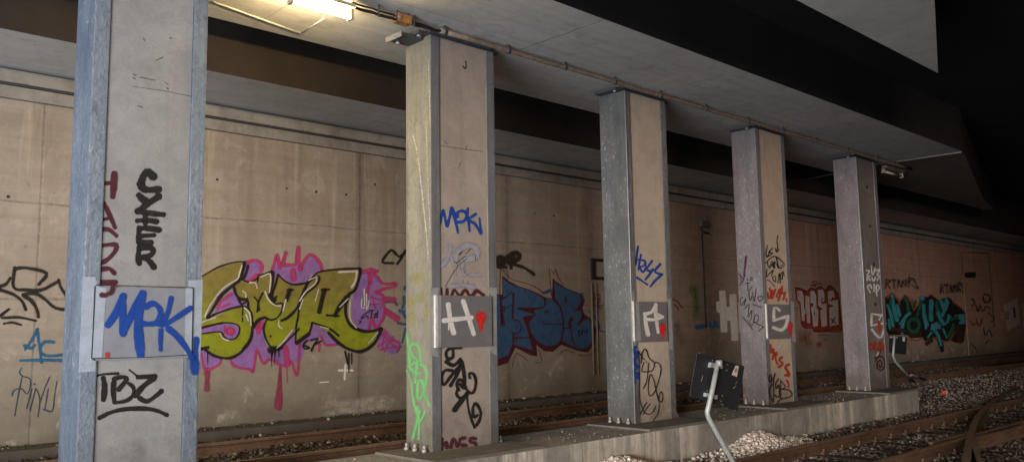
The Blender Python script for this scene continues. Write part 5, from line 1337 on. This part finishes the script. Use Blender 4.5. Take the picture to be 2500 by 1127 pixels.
mb = MB()
for q in (((1790, 947), (1799, 939)), ((1796, 935), (1801, 930)), ((1712, 930), (1716, 915)), ((1760, 985), (1772, 990))):
    mb.tube([onY(*q[0], YS+0.059), onY(*q[1], YS+0.059)], 0.004, 4)
mb.build('scratch', M['plate'], pan, world=True)
bm_ = MB()
for x, y in ((1740, 879), (1777, 889), (1775, 903), (1727, 953), (1764, 965), (1761, 978), (1795, 1001), (1708, 861)):
    p = onY(x, y, YS+0.055); bm_.tube([p, p+Vector((0, 0.006, 0))], 0.008, 6)
o = bm_.build('rivet', M['bolt'], pan, world=True)
# ---- second sign, beyond the last column
YS2 = 9.15
def s2(x, y): return onY(x, y, YS2)
sg2 = empty('bent_sign', s2(2232, 935), 'small distant dark sign seen from behind on a bent post beyond the farthest column', 'sign', 'bent signs')
mb = MB(); slab(mb, [(2171, 818), (2215, 822), (2212, 865), (2172, 860)], YS2+0.06, 0.014); pn2 = mb.build('sign_panel', M['signback'], sg2, world=True)
mb = MB(); mb.tube([s2(2184, 820), s2(2180, 868), s2(2186, 882), s2(2232, 932)], 0.032, 10); mb.build('post', M['galv'], sg2, world=True)
mb = MB(); mb.tube([s2(2218, 918), s2(2226, 914), s2(2262, 927), s2(2259, 937)], 0.026, 8); mb.build('foot_brace', M['galv'], sg2, world=True)
mb = MB(); slab(mb, [(2177, 820), (2192, 821), (2192, 825), (2177, 824)], YS2+0.015, 0.05); mb.build('post_clamp', M['galv'], sg2, world=True)
mb = MB(); slab(mb, [(2204, 822), (2210, 822), (2209, 833), (2204, 832)], YS2+0.055, 0.004); o = mb.build('sticker', M['white'], pn2, world=True)
# ---- litter
p = onZ(2307, 957, -0.13)
cn = empty('drink_can', (p.x, p.y, -0.2), 'small red and white can lying on the ballast beyond the plinth end', 'can')
mb = MB(); mb.tube([(-0.075, 0, 0.07), (-0.02, 0, 0.07)], 0.045, 12); mb.build('can_body', M['red'], cn)
mb = MB(); mb.tube([(-0.019, 0, 0.07), (0.075, 0, 0.07)], 0.045, 12); mb.build('can_end', M['white'], cn)
# ------------------------------------------------------------------ world and light
world = bpy.data.worlds.new('World'); scene.world = world; world.use_nodes = True
nt = world.node_tree; nt.nodes.clear()
sky = nt.nodes.new('ShaderNodeTexSky'); sky.sky_type = 'NISHITA'; sky.sun_disc = False
SUN_EL, SUN_AZ = math.radians(2.5), math.radians(180+63.5)
sky.sun_elevation = SUN_EL; sky.sun_rotation = SUN_AZ
bg = nt.nodes.new('ShaderNodeBackground'); bg.inputs[1].default_value = 0.35
wo = nt.nodes.new('ShaderNodeOutputWorld')
nt.links.new(sky.outputs[0], bg.inputs[0]); nt.links.new(bg.outputs[0], wo.inputs[0])
sl = bpy.data.lights.new('sun', 'SUN'); sl.energy = 2.0; sl.angle = math.radians(13); sl.color = (1.0, 0.97, 0.95)
so = bpy.data.objects.new('sun', sl); COL.objects.link(so)
sd = Vector((math.sin(SUN_AZ)*math.cos(SUN_EL), math.cos(SUN_AZ)*math.cos(SUN_EL), math.sin(SUN_EL)))
so.rotation_euler = sd.to_track_quat('Z', 'Y').to_euler()

def area(name, loc, to, sx, sy, power, color):
    al = bpy.data.lights.new(name, 'AREA'); al.shape = 'RECTANGLE'; al.size = sx; al.size_y = sy
    al.energy = power; al.color = color
    ao = bpy.data.objects.new(name, al); COL.objects.link(ao); ao.location = loc
    ao.rotation_euler = (Vector(loc)-Vector(to)).to_track_quat('Z', 'Y').to_euler()
    return ao
area('portal_daylight', (-8.8, 1.5, 0.9), (12, 7, 6.5), 9.0, 2.6, 1800, (0.80, 0.90, 1.0))  # unseen area light added to stand for daylight from the open left end

area('portal_ground_bounce', (-3.5, 4.0, -0.35), (1.5, 6.0, 5.3), 9.0, 6.0, 620, (0.93, 0.96, 1.0))  # unseen area light facing up, added to brighten the soffits

scene.view_settings.view_transform = 'Standard'
scene.view_settings.look = 'None'
scene.view_settings.exposure = 0
scene.render.engine = 'CYCLES'
cy = scene.cycles
cy.use_denoising = True
cy.max_bounces = 6; cy.diffuse_bounces = 4; cy.glossy_bounces = 2; cy.transparent_max_bounces = 24
cy.sample_clamp_indirect = 6.0
cy.caustics_reflective = False; cy.caustics_refractive = False
